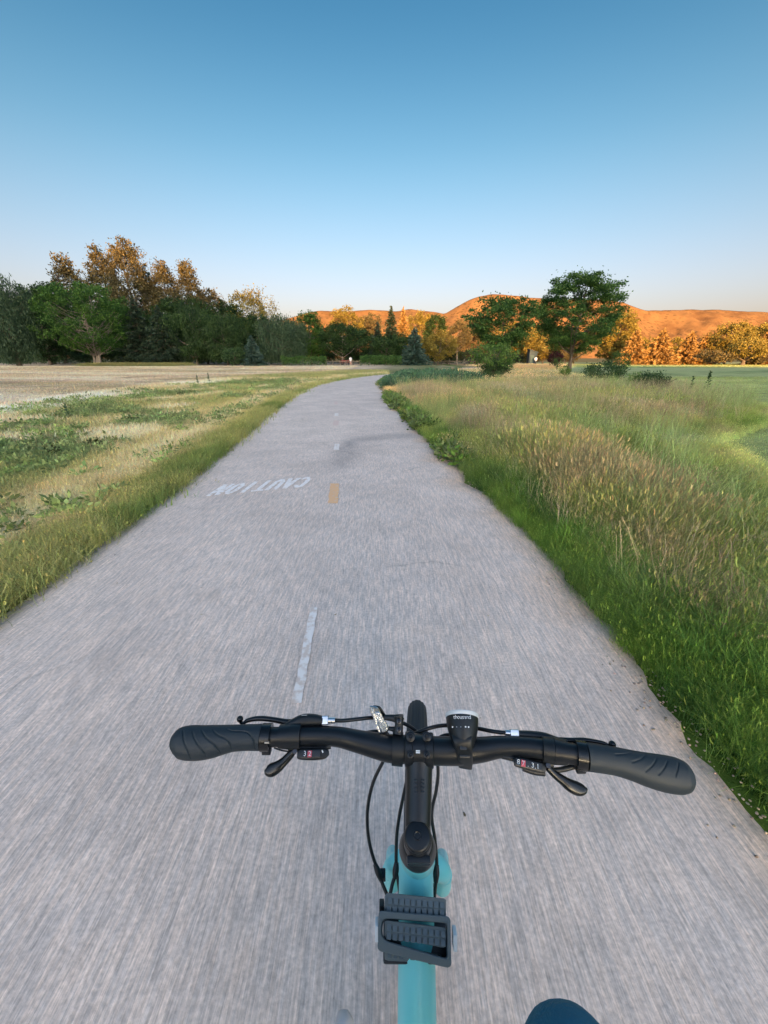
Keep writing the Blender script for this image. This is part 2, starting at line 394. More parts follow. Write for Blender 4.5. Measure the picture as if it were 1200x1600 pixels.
mark('center_dash', 3.92, 4.62, -0.535, -0.60, 0.105, m_orange, 'orange centre dash beside the white lettering')
mark('center_dash', 6.5, 7.0, -0.79, -0.83, 0.085, m_white, 'short white centre dash beyond the orange one')
mark('center_dash', 9.05, 9.8, -1.09, -1.16, 0.13, m_pink, 'faded pink centre dash where the path narrows ahead')
mark('center_dash', 10.6, 11.2, -1.25, -1.31, 0.10, m_white, 'small white centre dash past the pink one')
mark('center_dash', 13.4, 14.3, -1.57, -1.68, 0.10, m_pink, 'last faint centre dash before the bend')

# CAUTION, painted for those who ride the other way: strokes in a 1 x 1 cell, upright as they would read it
GL = {'C': [[(.85, .8), (.6, 1), (.25, .95), (.05, .6), (.1, .2), (.4, 0), (.85, .15)]], 'A': [[(0, 0), (.45, 1), (.9, 0)], [(.2, .36), (.7, .36)]], 'U': [[(.05, 1), (.08, .25), (.4, 0), (.75, .2), (.85, 1)]],
      'T': [[(.45, 0), (.45, 1)], [(0, .97), (.9, .97)]], 'I': [[(.45, 0), (.45, 1)]], 'O': [[(.45, 1), (.1, .75), (.08, .25), (.45, 0), (.82, .25), (.84, .75), (.45, 1)]], 'N': [[(.05, 0), (.08, 1), (.8, 0), (.82, 1)]]}
Vl, Fl = [], []
LA, LU, LV = Vector((-0.92, 4.90)), Vector((-1.05, -0.33)), Vector((-0.035, -0.40))   # start of the word, its run, its letters' upward direction
def stroke(pts, w=0.052):
    for (x0, y0), (x1, y1) in zip(pts[:-1], pts[1:]):
        d = Vector((x1 - x0, y1 - y0)); n = Vector((-d.y, d.x)).normalized() * w / 2
        d = d.normalized() * w * 0.3
        q = [(x0 - d.x + n.x, y0 - d.y + n.y), (x0 - d.x - n.x, y0 - d.y - n.y), (x1 + d.x - n.x, y1 + d.y - n.y), (x1 + d.x + n.x, y1 + d.y + n.y)]
        i = len(Vl)
        for (x, y) in q:
            Vl.append((x, y, float(path_z(x, y)) + 0.005 + 0.0002 * (len(Fl) % 9)))
        Fl.append((i, i + 1, i + 2, i + 3))
for i, ch in enumerate('CAUTION'):
    for pl in GL[ch]:
        stroke([tuple(LA + LU * ((i + .06 + u * .74) / 7) + LV * v) for u, v in pl])
lett = bpy.data.objects.new('path_lettering', mesh_np('path_lettering', Vl, Fl, [m_letter])); link(lett)
tag(lett, 'worn white word CAUTION painted upside down across the left lane', None, None, 'structure')

# ---------------------------------------------------------------- hills ahead, ridge behind the rider
HP = np.array([(-400, 556), (-100, 555), (300, 552), (400, 530), (440, 500), (480, 488), (500, 485.5), (540, 487), (580, 484), (620, 487), (640, 483), (665, 486), (695, 490),
               (706, 483), (720, 475), (735, 467.5), (750, 463), (770, 459.5), (800, 461), (830, 466), (870, 467), (930, 468), (960, 470), (975, 473), (985, 478), (1010, 485), (1060, 484),
               (1120, 484), (1200, 488), (1400, 492), (1700, 505)], float)
def hill_mesh(Y0, depth, n=420, m=44):
    pxs = np.linspace(-400, 1700, n)
    V = np.zeros((n, m, 3)); C = np.zeros((n, m, 3))
    for i, p in enumerate(pxs):
        py = np.interp(p, HP[:, 0], HP[:, 1]) + (fbm(p * 0.05, 0, 900) - 0.5) * 3.0
        x, y, z = at_dist(p, py, Y0)
        for j in range(m):
            t = j / (m - 1)
            yy = Y0 - depth * (1 - t)
            zz = z * (t ** 1.15) if t < 1 else z
            xr = x * (yy / Y0)
            gul = (fbm(xr * 0.011, yy * 0.004, 950) - 0.5) * 95 * math.sin(math.pi * t) + (fbm(xr * 0.05, yy * 0.02, 970, 3) - 0.5) * 26 * math.sin(math.pi * t)
            V[i, j] = (xr, yy, max(zz + gul * (z / 190), -1 if t == 0 else 0.0))
    # back slope
    B = V[:, -1:, :].copy(); B[:, :, 1] += 500; B[:, :, 2] = -2
    V = np.concatenate([V, B], 1)
    ni, nj = V.shape[:2]
    I, J = np.meshgrid(np.arange(ni - 1), np.arange(nj - 1), indexing='ij')
    F = np.stack([I * nj + J, (I + 1) * nj + J, (I + 1) * nj + J + 1, I * nj + J + 1], -1).reshape(-1, 4)
    return V.reshape(-1, 3), F
mh, nt, b = new_mat('dry_hillside'); N = nt.nodes; Lk = nt.links
tc = N.new('ShaderNodeTexCoord'); n1 = N.new('ShaderNodeTexNoise'); n1.inputs['Scale'].default_value = 0.012; n1.inputs['Detail'].default_value = 8; n1.inputs['Roughness'].default_value = 0.65
Lk.new(tc.outputs['Object'], n1.inputs['Vector'])
cr = N.new('ShaderNodeValToRGB'); cr.color_ramp.elements[0].position = 0.36; cr.color_ramp.elements[0].color = (0.155, 0.078, 0.032, 1)
cr.color_ramp.elements[1].position = 0.58; cr.color_ramp.elements[1].color = (0.235, 0.125, 0.05, 1)
Lk.new(n1.outputs['Fac'], cr.inputs['Fac'])
vo = N.new('ShaderNodeTexVoronoi'); vo.inputs['Scale'].default_value = 0.07; vo.inputs['Randomness'].default_value = 1
Lk.new(tc.outputs['Object'], vo.inputs['Vector'])
n2 = N.new('ShaderNodeTexNoise'); n2.inputs['Scale'].default_value = 0.006; n2.inputs['Detail'].default_value = 4; Lk.new(tc.outputs['Object'], n2.inputs['Vector'])
sp = mul; 
def lt(v, a, w):
    n = N.new('ShaderNodeMapRange'); n.inputs['From Min'].default_value = a - w; n.inputs['From Max'].default_value = a + w
    n.inputs['To Min'].default_value = 1; n.inputs['To Max'].default_value = 0; Lk.new(v, n.inputs['Value']); return n.outputs[0]
N_, Lk_ = N, Lk
bush = mul(lt(vo.outputs['Distance'], 0.34, 0.08), rngm(n2.outputs['Fac'], 0.36, 0.58, 0.05, 0.9))
mx = N.new('ShaderNodeMix'); mx.data_type = 'RGBA'; Lk.new(bush, mx.inputs['Factor'])
Lk.new(cr.outputs['Color'], mx.inputs[6]); mx.inputs[7].default_value = (0.115, 0.068, 0.027, 1)
Lk.new(mx.outputs[2], b.inputs['Base Color']); b.inputs['Roughness'].default_value = 0.95; b.inputs['Specular IOR Level'].default_value = 0.05
hv, hf = hill_mesh(1500, 420)
hills = bpy.data.objects.new('hills', mesh_np('hills', hv, hf, [mh], smooth=True)); link(hills)
tag(hills, 'bare rounded hills glowing orange in the last sun', None, None, 'structure')

# the ridge the sun is going down over: its shade lies across the path
xs = np.linspace(-1500, 1500, 181); yd = np.array([-300, -400, -500, -580, -660, -700, -740, -800, -950, -1200, -1500])
prof = np.array([0, .12, .36, .66, .93, 1.0, .97, .9, .75, .45, 0])
top = np.interp(xs, [-1500, -500, -250, 80, 140, 420, 1500], [215, 215, 198, 117, 97, 40, 15])
top = top + (fbm(xs * 0.05, 0 * xs, 77) - 0.5) * 5
V = np.stack([np.repeat(xs[:, None], len(yd), 1), np.repeat(yd[None], len(xs), 0), top[:, None] * prof[None] - 0.4], -1)
V[..., 2] += (fbm(V[..., 0] * 0.04, V[..., 1] * 0.04, 31) - 0.5) * 6 * (prof[None] * (1 - prof[None]) * 4)
ni, nj = V.shape[:2]
I, J = np.meshgrid(np.arange(ni - 1), np.arange(nj - 1), indexing='ij')
F = np.stack([I * nj + J, I * nj + J + 1, (I + 1) * nj + J + 1, (I + 1) * nj + J], -1).reshape(-1, 4)
ridge = bpy.data.objects.new('hillside', mesh_np('hillside', V.reshape(-1, 3), F, [mh], smooth=True)); link(ridge)
tag(ridge, 'dry hillside behind the rider that shades the path', None, None, 'structure')
# ---------------------------------------------------------------- trees
def tubes_np(paths, segs=6):
    """list of (points (n,3), radii (n,)) -> verts, faces"""
    V, F = [], []; base = 0
    for P, Rr in paths:
        P = np.asarray(P, float); n = len(P)
        T = np.gradient(P, axis=0); T /= np.linalg.norm(T, axis=1)[:, None] + 1e-9
        ref = np.array((0.31, 0.95, 0.02)) if abs(T[0][1]) < 0.9 else np.array((1.0, 0.1, 0))
        U = np.cross(T, ref); U /= np.linalg.norm(U, axis=1)[:, None] + 1e-9
        W = np.cross(T, U)
        a = np.linspace(0, 2 * np.pi, segs, endpoint=False)
        ring = P[:, None] + np.asarray(Rr)[:, None, None] * (np.cos(a)[None, :, None] * U[:, None] + np.sin(a)[None, :, None] * W[:, None])
        V.append(ring.reshape(-1, 3))
        i = np.arange(n - 1)[:, None]; j = np.arange(segs)[None]
        f = np.stack([i * segs + j, i * segs + (j + 1) % segs, (i + 1) * segs + (j + 1) % segs, (i + 1) * segs + j], -1).reshape(-1, 4) + base
        F.append(f); base += n * segs
    return np.concatenate(V), np.concatenate(F)

def leaves_np(C, D, size, aspect, g, tone):
    """C (N,3) centres, D (N,3) growing directions, diamonds with a random twist"""
    N = len(C); D = D / (np.linalg.norm(D, axis=1)[:, None] + 1e-9)
    rnd = g.normal(size=(N, 3)); S = np.cross(D, rnd); S /= np.linalg.norm(S, axis=1)[:, None] + 1e-9
    L = (size * g.uniform(0.6, 1.35, N))[:, None]; Wd = L * aspect
    V = np.stack([C - D * L * 0.5, C - D * L * 0.05 + S * Wd * 0.5, C + D * L * 0.5, C - D * L * 0.05 - S * Wd * 0.5], 1).reshape(-1, 3)
    F = np.arange(4 * N).reshape(-1, 4)
    t = np.repeat(np.clip(tone, 0, 1), 4)
    return V, F, np.stack([t, t, t], -1)

m_bark = simple_mat('grey_brown_bark', (0.11, 0.085, 0.065), 0.9, bump=0.6, bscale=14)
m_bark_pale = simple_mat('pale_bark', (0.22, 0.185, 0.15), 0.9, bump=0.6, bscale=14)
LEAF = {
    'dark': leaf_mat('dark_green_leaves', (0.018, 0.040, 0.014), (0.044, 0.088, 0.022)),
    'bright': leaf_mat('bright_green_leaves', (0.034, 0.090, 0.018), (0.088, 0.18, 0.034)),
    'willow': leaf_mat('grey_green_willow_leaves', (0.034, 0.066, 0.034), (0.072, 0.118, 0.060)),
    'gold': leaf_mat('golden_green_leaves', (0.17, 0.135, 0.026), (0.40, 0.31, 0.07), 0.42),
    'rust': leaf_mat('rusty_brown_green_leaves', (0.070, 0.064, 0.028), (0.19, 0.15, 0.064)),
    'spruce': leaf_mat('dark_spruce_needles', (0.018, 0.034, 0.020), (0.036, 0.060, 0.034), 0.1),
    'blue': leaf_mat('blue_green_spruce_needles', (0.030, 0.062, 0.048), (0.066, 0.115, 0.090), 0.1),
    'pine': leaf_mat('sunlit_pine_needles', (0.28, 0.17, 0.05), (0.54, 0.33, 0.11), 0.4),  # orange of the low sun put into the needle colour
    'locust': leaf_mat('locust_leaflets', (0.036, 0.092, 0.026), (0.105, 0.195, 0.044), 0.42),
    'maple': leaf_mat('fresh_maple_leaves', (0.065, 0.145, 0.026), (0.17, 0.27, 0.065), 0.42),
    'maroon': leaf_mat('maroon_leaves', (0.05, 0.014, 0.016), (0.085, 0.026, 0.026)),
    'shrub': leaf_mat('deep_green_shrub_leaves', (0.030, 0.068, 0.026), (0.062, 0.115, 0.040)),
    'teal': leaf_mat('blue_green_weed_leaves', (0.060, 0.12, 0.068), (0.11, 0.18, 0.095)),
    'hedge': leaf_mat('fresh_hedge_leaves', (0.040, 0.10, 0.022), (0.085, 0.175, 0.042)),
}

def lobes_crown(g, H, Wd, z0, n_clump, shape='round'):
    """clump centres through the crown volume, biased to its skin"""
    out = []
    hh = (H - z0)
    while len(out) < n_clump:
        v = g.normal(size=3); v /= np.linalg.norm(v); r = g.uniform(0.35, 1.0) ** 0.45
        p = v * r
        z = (p[2] + 1) / 2
        if shape == 'round': w = 1.0
        elif shape == 'tall': w = 0.78 + 0.3 * math.sin(z * 3.0)
        elif shape == 'flat': w = 0.9 + 0.25 * z
        elif shape == 'vase': w = 0.55 + 0.6 * z
        else: w = 1
        # uneven outline: the crown swells and caves with direction
        ang = math.atan2(p[1], p[0]); bump_ = 1 + 0.22 * math.sin(ang * 2 + shape_phase[0]) * math.sin(z * 5 + shape_phase[1]) + 0.12 * math.sin(ang * 5 + z * 9 + shape_phase[2])
        out.append((p[0] * Wd / 2 * w * bump_, p[1] * Wd / 2 * w * bump_, z0 + hh * (0.5 + 0.5 * p[2] * (0.95 + 0.1 * bump_))))
    return np.array(out)
shape_phase = [0, 0, 0]

def broadleaf(name, label, x, y, H, Wd, leaf, seed, group, z0f=0.22, shape='round', lsize=None, dens=1.0, trunk_r=None, trunks=1, clump=None, hang=0.0, bark=None, cat='tree', flat=0.75, lean=0.0, wisps=0.0):
    g = np.random.default_rng(seed)
    for i in range(3): shape_phase[i] = g.uniform(0, 6.28)
    t = empty(name, (x, y, -0.02), label, cat, group)
    z0 = H * z0f
    dist = math.hypot(x, y)
    s = lsize or 0.0034 * dist
    cr = clump or max(0.55, Wd * 0.105)
    ncl = int(max(34, 2.3 * (Wd * (H - z0)) / (cr * cr)))
    C = lobes_crown(g, H - cr * 0.6, max(Wd - 1.0 * cr, 0.6), z0 + cr * 0.5, ncl, shape)
    area = Wd * (H - z0) * 0.8
    nl = int(dens * 7.5 * area / (s * s * 0.42))
    nl = int(min(nl, 30000 if dist > 60 else 46000))
    k = g.integers(0, ncl, nl)
    csz = g.uniform(0.55, 1.25, ncl); ctone = g.uniform(0.0, 0.75, ncl)
    d = g.normal(size=(nl, 3)); d /= np.linalg.norm(d, axis=1)[:, None]
    rr = g.uniform(0, 1, nl) ** 0.5
    off = d * (rr * cr * csz[k])[:, None]; off[:, 2] *= flat
    P = C[k] + off
    if wisps:
        nw = g.uniform(size=nl) < wisps
        P[nw] += d[nw] * cr * g.uniform(0.2, 1.0, nw.sum())[:, None]
    D = d * 0.9 + g.normal(size=(nl, 3)) * 0.6
    if hang:
        drop_ = g.uniform(0, 1, nl) ** 1.2 * hang * (H - z0)
        keep = P[:, 2] - drop_ > 0.4
        P[:, 2] -= np.where(keep, drop_, 0); D = D * 0.35; D[:, 2] -= 1.2
    P[:, 2] = np.clip(P[:, 2], 0.15, H)
    if lean: P[:, 0] += lean * P[:, 2]
    tone = ctone[k] + g.uniform(-0.25, 0.35, nl) + 0.1
    V, F, col = leaves_np(P, D, s * (1.0 if not hang else 1.25), 0.55 if not hang else 0.3, g, tone)
    # trunk and limbs
    tr = trunk_r or max(0.05, H * 0.017)
    paths = []
    for q in range(trunks):
        bx, by = (0, 0) if trunks == 1 else (g.uniform(-0.6, 0.6), g.uniform(-0.4, 0.4))
        top = C[np.argmax(C[:, 2] - 0.5 * np.hypot(C[:, 0], C[:, 1]))]
        zz = np.linspace(0, H * 0.82, 9)
        wx = bx + np.cumsum(g.normal(0, 0.012 * H, 9)) * np.linspace(0, 1, 9) + lean * zz + (bx * zz / H * 2.5 if trunks > 1 else 0)
        wy = by + np.cumsum(g.normal(0, 0.012 * H, 9)) * np.linspace(0, 1, 9)
        rad = tr * (1.25 - 1.0 * (zz / zz[-1]) ** 0.7); rad[0] *= 1.35; rad = np.maximum(rad, tr * 0.12)
        tp = np.stack([wx, wy, zz], -1); paths.append((tp, rad))
        order = g.permutation(ncl)[: max(8, min(40, ncl // 3))]
        for ci in order:
            c = C[ci].copy(); c[0] += lean * c[2]
            zs = max(z0 * 0.75, c[2] - g.uniform(0.35, 0.8) * math.hypot(c[0], c[1]) - 0.2)
            zs = min(max(zs, 0.12 * H), H * 0.78)
            st_ = np.array([np.interp(zs, zz, wx), np.interp(zs, zz, wy), zs])
            mid = st_ * 0.5 + c * 0.5 + np.array((0, 0, -0.06 * np.linalg.norm(c - st_))) + g.normal(0, 0.03, 3) * np.linalg.norm(c - st_)
            rb = np.interp(zs, zz, rad) * 0.5
            paths.append((np.array([st_, mid, c]), np.array([rb, rb * 0.6, rb * 0.18])))
    tv, tf = tubes_np(paths, 6)
    o = bpy.data.objects.new('trunk', mesh_np('trunk', tv, tf, [bark or m_bark], smooth=True)); link(o, t)
    o = bpy.data.objects.new('crown', mesh_np('crown', V, F, [LEAF[leaf]], colors=col)); link(o, t)
    return t

def conifer(name, label, x, y, H, Wd, leaf, seed, group, z0f=0.06, lsize=None, dens=1.0, droop=0.25, taper=0.85, tiers=None):
    g = np.random.default_rng(seed)
    t = empty(name, (x, y, -0.02), label, 'tree', group)
    dist = math.hypot(x, y); s = lsize or 0.0038 * dist
    z0 = H * z0f; tiers = tiers or max(18, int(H * 1.9))
    P, D, T = [], [], []; paths = [(np.array([(0, 0, z) for z in np.linspace(0, H * 0.97, 6)]), np.linspace(max(0.1, H * 0.017), 0.02, 6))]
    for i in range(tiers):
        f = (i + g.uniform(-0.3, 0.3)) / tiers; f = min(max(f, 0), 0.985)
        zb = z0 + (H - z0) * f
        Rr = Wd / 2 * ((1 - f) ** taper) * g.uniform(0.82, 1.12) + 0.12
        if f < 0.08: Rr *= 0.85
        nb = int(max(5, 8 + 5 * (1 - f)))
        a0 = g.uniform(0, 6.28)
        for k in range(nb):
            a = a0 + k * 6.283 / nb + g.uniform(-0.25, 0.25); L = Rr * g.uniform(0.62, 1.15); zb = z0 + (H - z0) * min(max(f + g.uniform(-0.6, 0.6) / tiers, 0), 0.99)
            tn = g.uniform(0.0, 0.7)
            n = int(max(5, dens * 10.0 * L * 1.1 / s * 0.42))
            n = min(n, 90)
            u = g.uniform(0.1, 1, n) ** 0.75
            side = (g.uniform(-1, 1, n)) * (0.26 * L * (1.05 - u)) + g.normal(0, 0.05, n)
            rr = u * L
            zz = zb - droop * rr + 0.16 * rr * u + g.normal(0, 0.35 * H / tiers, n) - g.uniform(0, 0.9, n) * H / tiers
            P.append(np.stack([np.cos(a) * rr - np.sin(a) * side, np.sin(a) * rr + np.cos(a) * side, zz], -1))
            dd = np.stack([np.cos(a) - np.sin(a) * np.sign(side) * 0.6, np.sin(a) + np.cos(a) * np.sign(side) * 0.6, np.full(n, -droop)], -1) + g.normal(0, 0.25, (n, 3))
            D.append(dd); T.append(np.full(n, tn) + g.uniform(-0.1, 0.4, n))
            if k % 2 == 0:
                paths.append((np.array([(0, 0, zb), (np.cos(a) * L * .9, np.sin(a) * L * .9, zb - droop * L * .8)]), np.array([0.05, 0.015]) * H / 12))
    # leader
    n = 10; P.append(np.stack([g.normal(0, 0.08, n), g.normal(0, 0.08, n), H - g.uniform(0, 0.09, n) * H], -1)); D.append(np.tile((0, 0, 1.0), (n, 1)) + g.normal(0, .2, (n, 3))); T.append(np.full(n, .5))
    P = np.concatenate(P); D = np.concatenate(D); T = np.concatenate(T)
    P[:, 2] = np.maximum(P[:, 2], 0.1)
    V, F, col = leaves_np(P, D, s * 1.5, 0.42, g, T)
    tv, tf = tubes_np(paths, 5)
    o = bpy.data.objects.new('trunk', mesh_np('trunk', tv, tf, [m_bark], smooth=True)); link(o, t)
    o = bpy.data.objects.new('crown', mesh_np('crown', V, F, [LEAF[leaf]], colors=col)); link(o, t)
    return t

def tree_at(fn, label, px, top, wpx, Y, leaf, seed, group, name, **kw):
    """px, top, wpx: where the crown stands, tops out and how wide it looks in the photograph; Y: metres ahead"""
    x, _, z = at_dist(px, top, Y)
    Zc = Y * math.cos(PITCH) + (CAM_H - z * 0.6) * math.sin(PITCH)
    # trunk foot: upright tree, so x from the crown's middle height
    x = (px - 600) / FPX * Zc
    return fn(name, label, x, Y, z, wpx * ((0.98 if kw.get('shape') == 'tall' else 1.14) if Y > 70 else 1.10) / FPX * Zc, leaf, seed, group, **kw)

GT = 'trees along the far edge of the left field'
GC_ = 'trees beyond the bend of the path'
GR = 'conifers glowing in the sun at the far right'
B, K = broadleaf, conifer
# back row on the left, tops in the sun
tree_at(B, 'tall sunlit tree peaking between the bright green tree and the left edge', 112, 394, 50, 128, 'rust', 11, GT, 'poplar_tree', shape='tall', z0f=0.12, wisps=.14, clump=1.0)
tree_at(B, 'tall brownish tree just left of the tallest tree', 164, 376, 46, 122, 'rust', 12, GT, 'poplar_tree', shape='tall', z0f=0.12, wisps=.16, clump=1.1)
tree_at(B, 'tallest sunlit tree in the left wood', 205, 367, 72, 118, 'rust', 13, GT, 'poplar_tree', shape='tall', z0f=0.12, wisps=.13, clump=1.25)
tree_at(B, 'dark tree leaning against the right side of the tallest tree', 233, 415, 36, 124, 'dark', 14, GT, 'poplar_tree', shape='tall', z0f=0.1, wisps=.18)
tree_at(B, 'orange lit tree right of the tallest, left of a pair', 262, 404, 48, 120, 'rust', 15, GT, 'poplar_tree', shape='tall', z0f=0.15, wisps=.14, clump=1.1)
tree_at(B, 'orange lit tree with rounded top, right of a pair', 299, 405, 46, 119, 'rust', 16, GT, 'poplar_tree', shape='tall', z0f=0.15, wisps=.2, clump=1.1)
tree_at(B, 'low pinkish lit tree showing over dark pines', 334, 450, 44, 128, 'rust', 17, GT, 'broadleaf_tree', z0f=0.2, wisps=.2)
tree_at(B, 'yellow topped airy tree above the grey willow', 394, 446, 68, 112, 'gold', 18, GT, 'broadleaf_tree', z0f=0.18, dens=.55, wisps=.2)
tree_at(B, 'dark backing tree behind the bright green tree', 82, 432, 90, 116, 'dark', 19, GT, 'broadleaf_tree', z0f=0.08)
tree_at(B, 'dark rounded tree filling the gap below the sunlit pair', 282, 455, 90, 112, 'dark', 20, GT, 'broadleaf_tree', z0f=0.06)
tree_at(B, 'dark tree behind the pines in the middle of the left wood', 350, 468, 90, 110, 'dark', 21, GT, 'broadleaf_tree', z0f=0.06)
# front row
tree_at(B, 'weeping tree hanging in from the left edge', 2, 414, 84, 78, 'willow', 22, GT, 'willow_tree', z0f=0.1, hang=0.32, shape='vase')
tree_at(B, 'dark tree between the weeping tree and the bright green one', 58, 440, 62, 92, 'dark', 23, GT, 'broadleaf_tree', z0f=0.06)
tree_at(B, 'bright green spreading tree with several trunks', 134, 436, 122, 86, 'bright', 24, GT, 'broadleaf_tree', z0f=0.13, trunks=3, shape='flat', bark=m_bark_pale, trunk_r=0.22, clump=1.35)
tree_at(K, 'dark green fir right of the bright green tree', 214, 462, 70, 90, 'spruce', 25, GT, 'fir_tree')
tree_at(K, 'broad dark pine below the sunlit pair', 252, 476, 74, 88, 'spruce', 26, GT, 'fir_tree', droop=0.4)
tree_at(B, 'dark drooping tree with grey stems in front of the wood', 300, 472, 84, 90, 'dark', 27, GT, 'broadleaf_tree', z0f=0.1, hang=0.12, bark=m_bark_pale)
tree_at(B, 'dark rounded tree left of the blue spruce', 350, 486, 66, 88, 'dark', 28, GT, 'broadleaf_tree', z0f=0.06, hang=0.1)
tree_at(K, 'small blue spruce in front of the wood', 394, 524, 38, 80, 'blue', 29, GT, 'spruce_tree', z0f=0.02)
tree_at(B, 'grey green willow beside the blue spruce', 440, 484, 78, 88, 'willow', 30, GT, 'willow_tree', z0f=0.1, hang=0.26)
tree_at(B, 'low round green bush tree at the foot of the wood', 366, 540, 34, 80, 'shrub', 31, GT, 'broadleaf_tree', z0f=0.03, clump=.5)
tree_at(B, 'dark tree under the yellow topped one', 402, 486, 50, 100, 'dark', 32, GT, 'broadleaf_tree', z0f=0.06)
# centre
tree_at(B, 'green tree right of the grey green willow', 484, 484, 50, 96, 'bright', 40, GC_, 'broadleaf_tree', z0f=0.08)
tree_at(B, 'tree with golden top above the dark twin crowned tree', 541, 476, 50, 126, 'gold', 41, GC_, 'broadleaf_tree', z0f=0.2, dens=.8)
tree_at(B, 'broad dark tree with pale slim trunk', 534, 500, 64, 92, 'dark', 42, GC_, 'broadleaf_tree', z0f=0.22, bark=m_bark_pale)
tree_at(B, 'sunlit orange tree seen over dark spruces', 577, 486, 42, 136, 'rust', 43, GC_, 'broadleaf_tree', z0f=0.1)
tree_at(K, 'dark spruce left of the pointed pair', 590, 502, 30, 100, 'spruce', 44, GC_, 'spruce_tree')
tree_at(K, 'dark pointed spruce overtopping its neighbours', 611, 478, 38, 108, 'spruce', 45, GC_, 'spruce_tree')
tree_at(K, 'reddish lit spruce right of the dark pointed one', 630, 480, 36, 114, 'pine', 46, GC_, 'spruce_tree')
tree_at(B, 'dark low tree below the pointed spruces', 604, 520, 50, 92, 'dark', 47, GC_, 'broadleaf_tree', z0f=0.04)
tree_at(K, 'blue green spruce with drooping tiers beside the orange round tree', 648, 510, 50, 88, 'blue', 48, GC_, 'spruce_tree', z0f=0.03)
tree_at(B, 'sunlit pinkish tree behind the blue green spruce', 656, 484, 42, 130, 'gold', 49, GC_, 'broadleaf_tree', z0f=0.1, dens=.8)
tree_at(B, 'dark round tree on the hill line above the orange tree', 680, 489, 40, 118, 'dark', 50, GC_, 'broadleaf_tree', z0f=0.1)
tree_at(B, 'orange round tree lit by the sun', 686, 513, 50, 90, 'gold', 51, GC_, 'broadleaf_tree', z0f=0.1, clump=1.0)
tree_at(B, 'tall slender orange tree with a bare pale trunk', 716, 498, 40, 98, 'rust', 52, GC_, 'broadleaf_tree', shape='tall', z0f=0.26, bark=m_bark_pale, dens=.8)
tree_at(B, 'orange tree left behind the left locust', 746, 494, 52, 108, 'rust', 53, GC_, 'broadleaf_tree', z0f=0.12)
tree_at(B, 'green brown tree seen through the left locust', 800, 500, 74, 112, 'gold', 54, GC_, 'broadleaf_tree', z0f=0.14)
tree_at(B, 'glowing orange bush tree between the two locusts', 852, 510, 62, 100, 'gold', 55, GC_, 'broadleaf_tree', z0f=0.06)
tree_at(B, 'low orange tree behind the locust trunk', 886, 532, 54, 96, 'rust', 56, GC_, 'broadleaf_tree', z0f=0.05)
tree_at(B, 'small maroon leaved tree left of the locust trunk', 868, 546, 22, 62, 'maroon', 57, None, 'plum_tree', z0f=0.14, clump=.35)
# right
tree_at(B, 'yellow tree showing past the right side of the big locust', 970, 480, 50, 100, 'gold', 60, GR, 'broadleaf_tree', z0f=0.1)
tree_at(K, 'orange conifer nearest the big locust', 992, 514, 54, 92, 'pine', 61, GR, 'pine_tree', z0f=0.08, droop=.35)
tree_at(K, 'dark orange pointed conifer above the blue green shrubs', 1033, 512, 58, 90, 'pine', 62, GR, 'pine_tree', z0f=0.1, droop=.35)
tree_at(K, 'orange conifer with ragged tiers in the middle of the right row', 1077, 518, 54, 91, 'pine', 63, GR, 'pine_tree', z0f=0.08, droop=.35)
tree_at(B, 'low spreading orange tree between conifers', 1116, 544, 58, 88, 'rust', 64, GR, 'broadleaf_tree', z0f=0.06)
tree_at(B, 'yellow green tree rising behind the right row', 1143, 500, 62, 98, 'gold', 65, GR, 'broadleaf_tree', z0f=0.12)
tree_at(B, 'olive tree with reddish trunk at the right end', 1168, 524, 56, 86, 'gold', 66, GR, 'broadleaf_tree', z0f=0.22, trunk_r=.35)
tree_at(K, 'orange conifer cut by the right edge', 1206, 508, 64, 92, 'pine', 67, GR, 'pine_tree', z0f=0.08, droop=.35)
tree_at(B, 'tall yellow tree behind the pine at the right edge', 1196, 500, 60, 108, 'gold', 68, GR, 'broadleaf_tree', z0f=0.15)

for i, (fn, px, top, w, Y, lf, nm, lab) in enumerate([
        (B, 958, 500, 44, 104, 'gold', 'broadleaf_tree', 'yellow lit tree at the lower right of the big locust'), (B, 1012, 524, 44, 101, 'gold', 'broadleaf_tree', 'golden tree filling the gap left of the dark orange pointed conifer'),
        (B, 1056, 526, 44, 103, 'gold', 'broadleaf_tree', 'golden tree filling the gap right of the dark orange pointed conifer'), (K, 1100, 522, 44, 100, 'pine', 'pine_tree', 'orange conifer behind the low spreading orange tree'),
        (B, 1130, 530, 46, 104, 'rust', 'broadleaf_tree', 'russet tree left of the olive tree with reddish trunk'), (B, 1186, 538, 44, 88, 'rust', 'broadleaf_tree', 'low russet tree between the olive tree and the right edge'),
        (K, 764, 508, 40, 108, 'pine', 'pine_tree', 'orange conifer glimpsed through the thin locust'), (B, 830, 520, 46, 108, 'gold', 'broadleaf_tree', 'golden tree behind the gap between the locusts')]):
    tree_at(fn, lab, px, top, w, Y, lf, 260 + i, GR if px > 900 else GC_, nm, z0f=0.05)

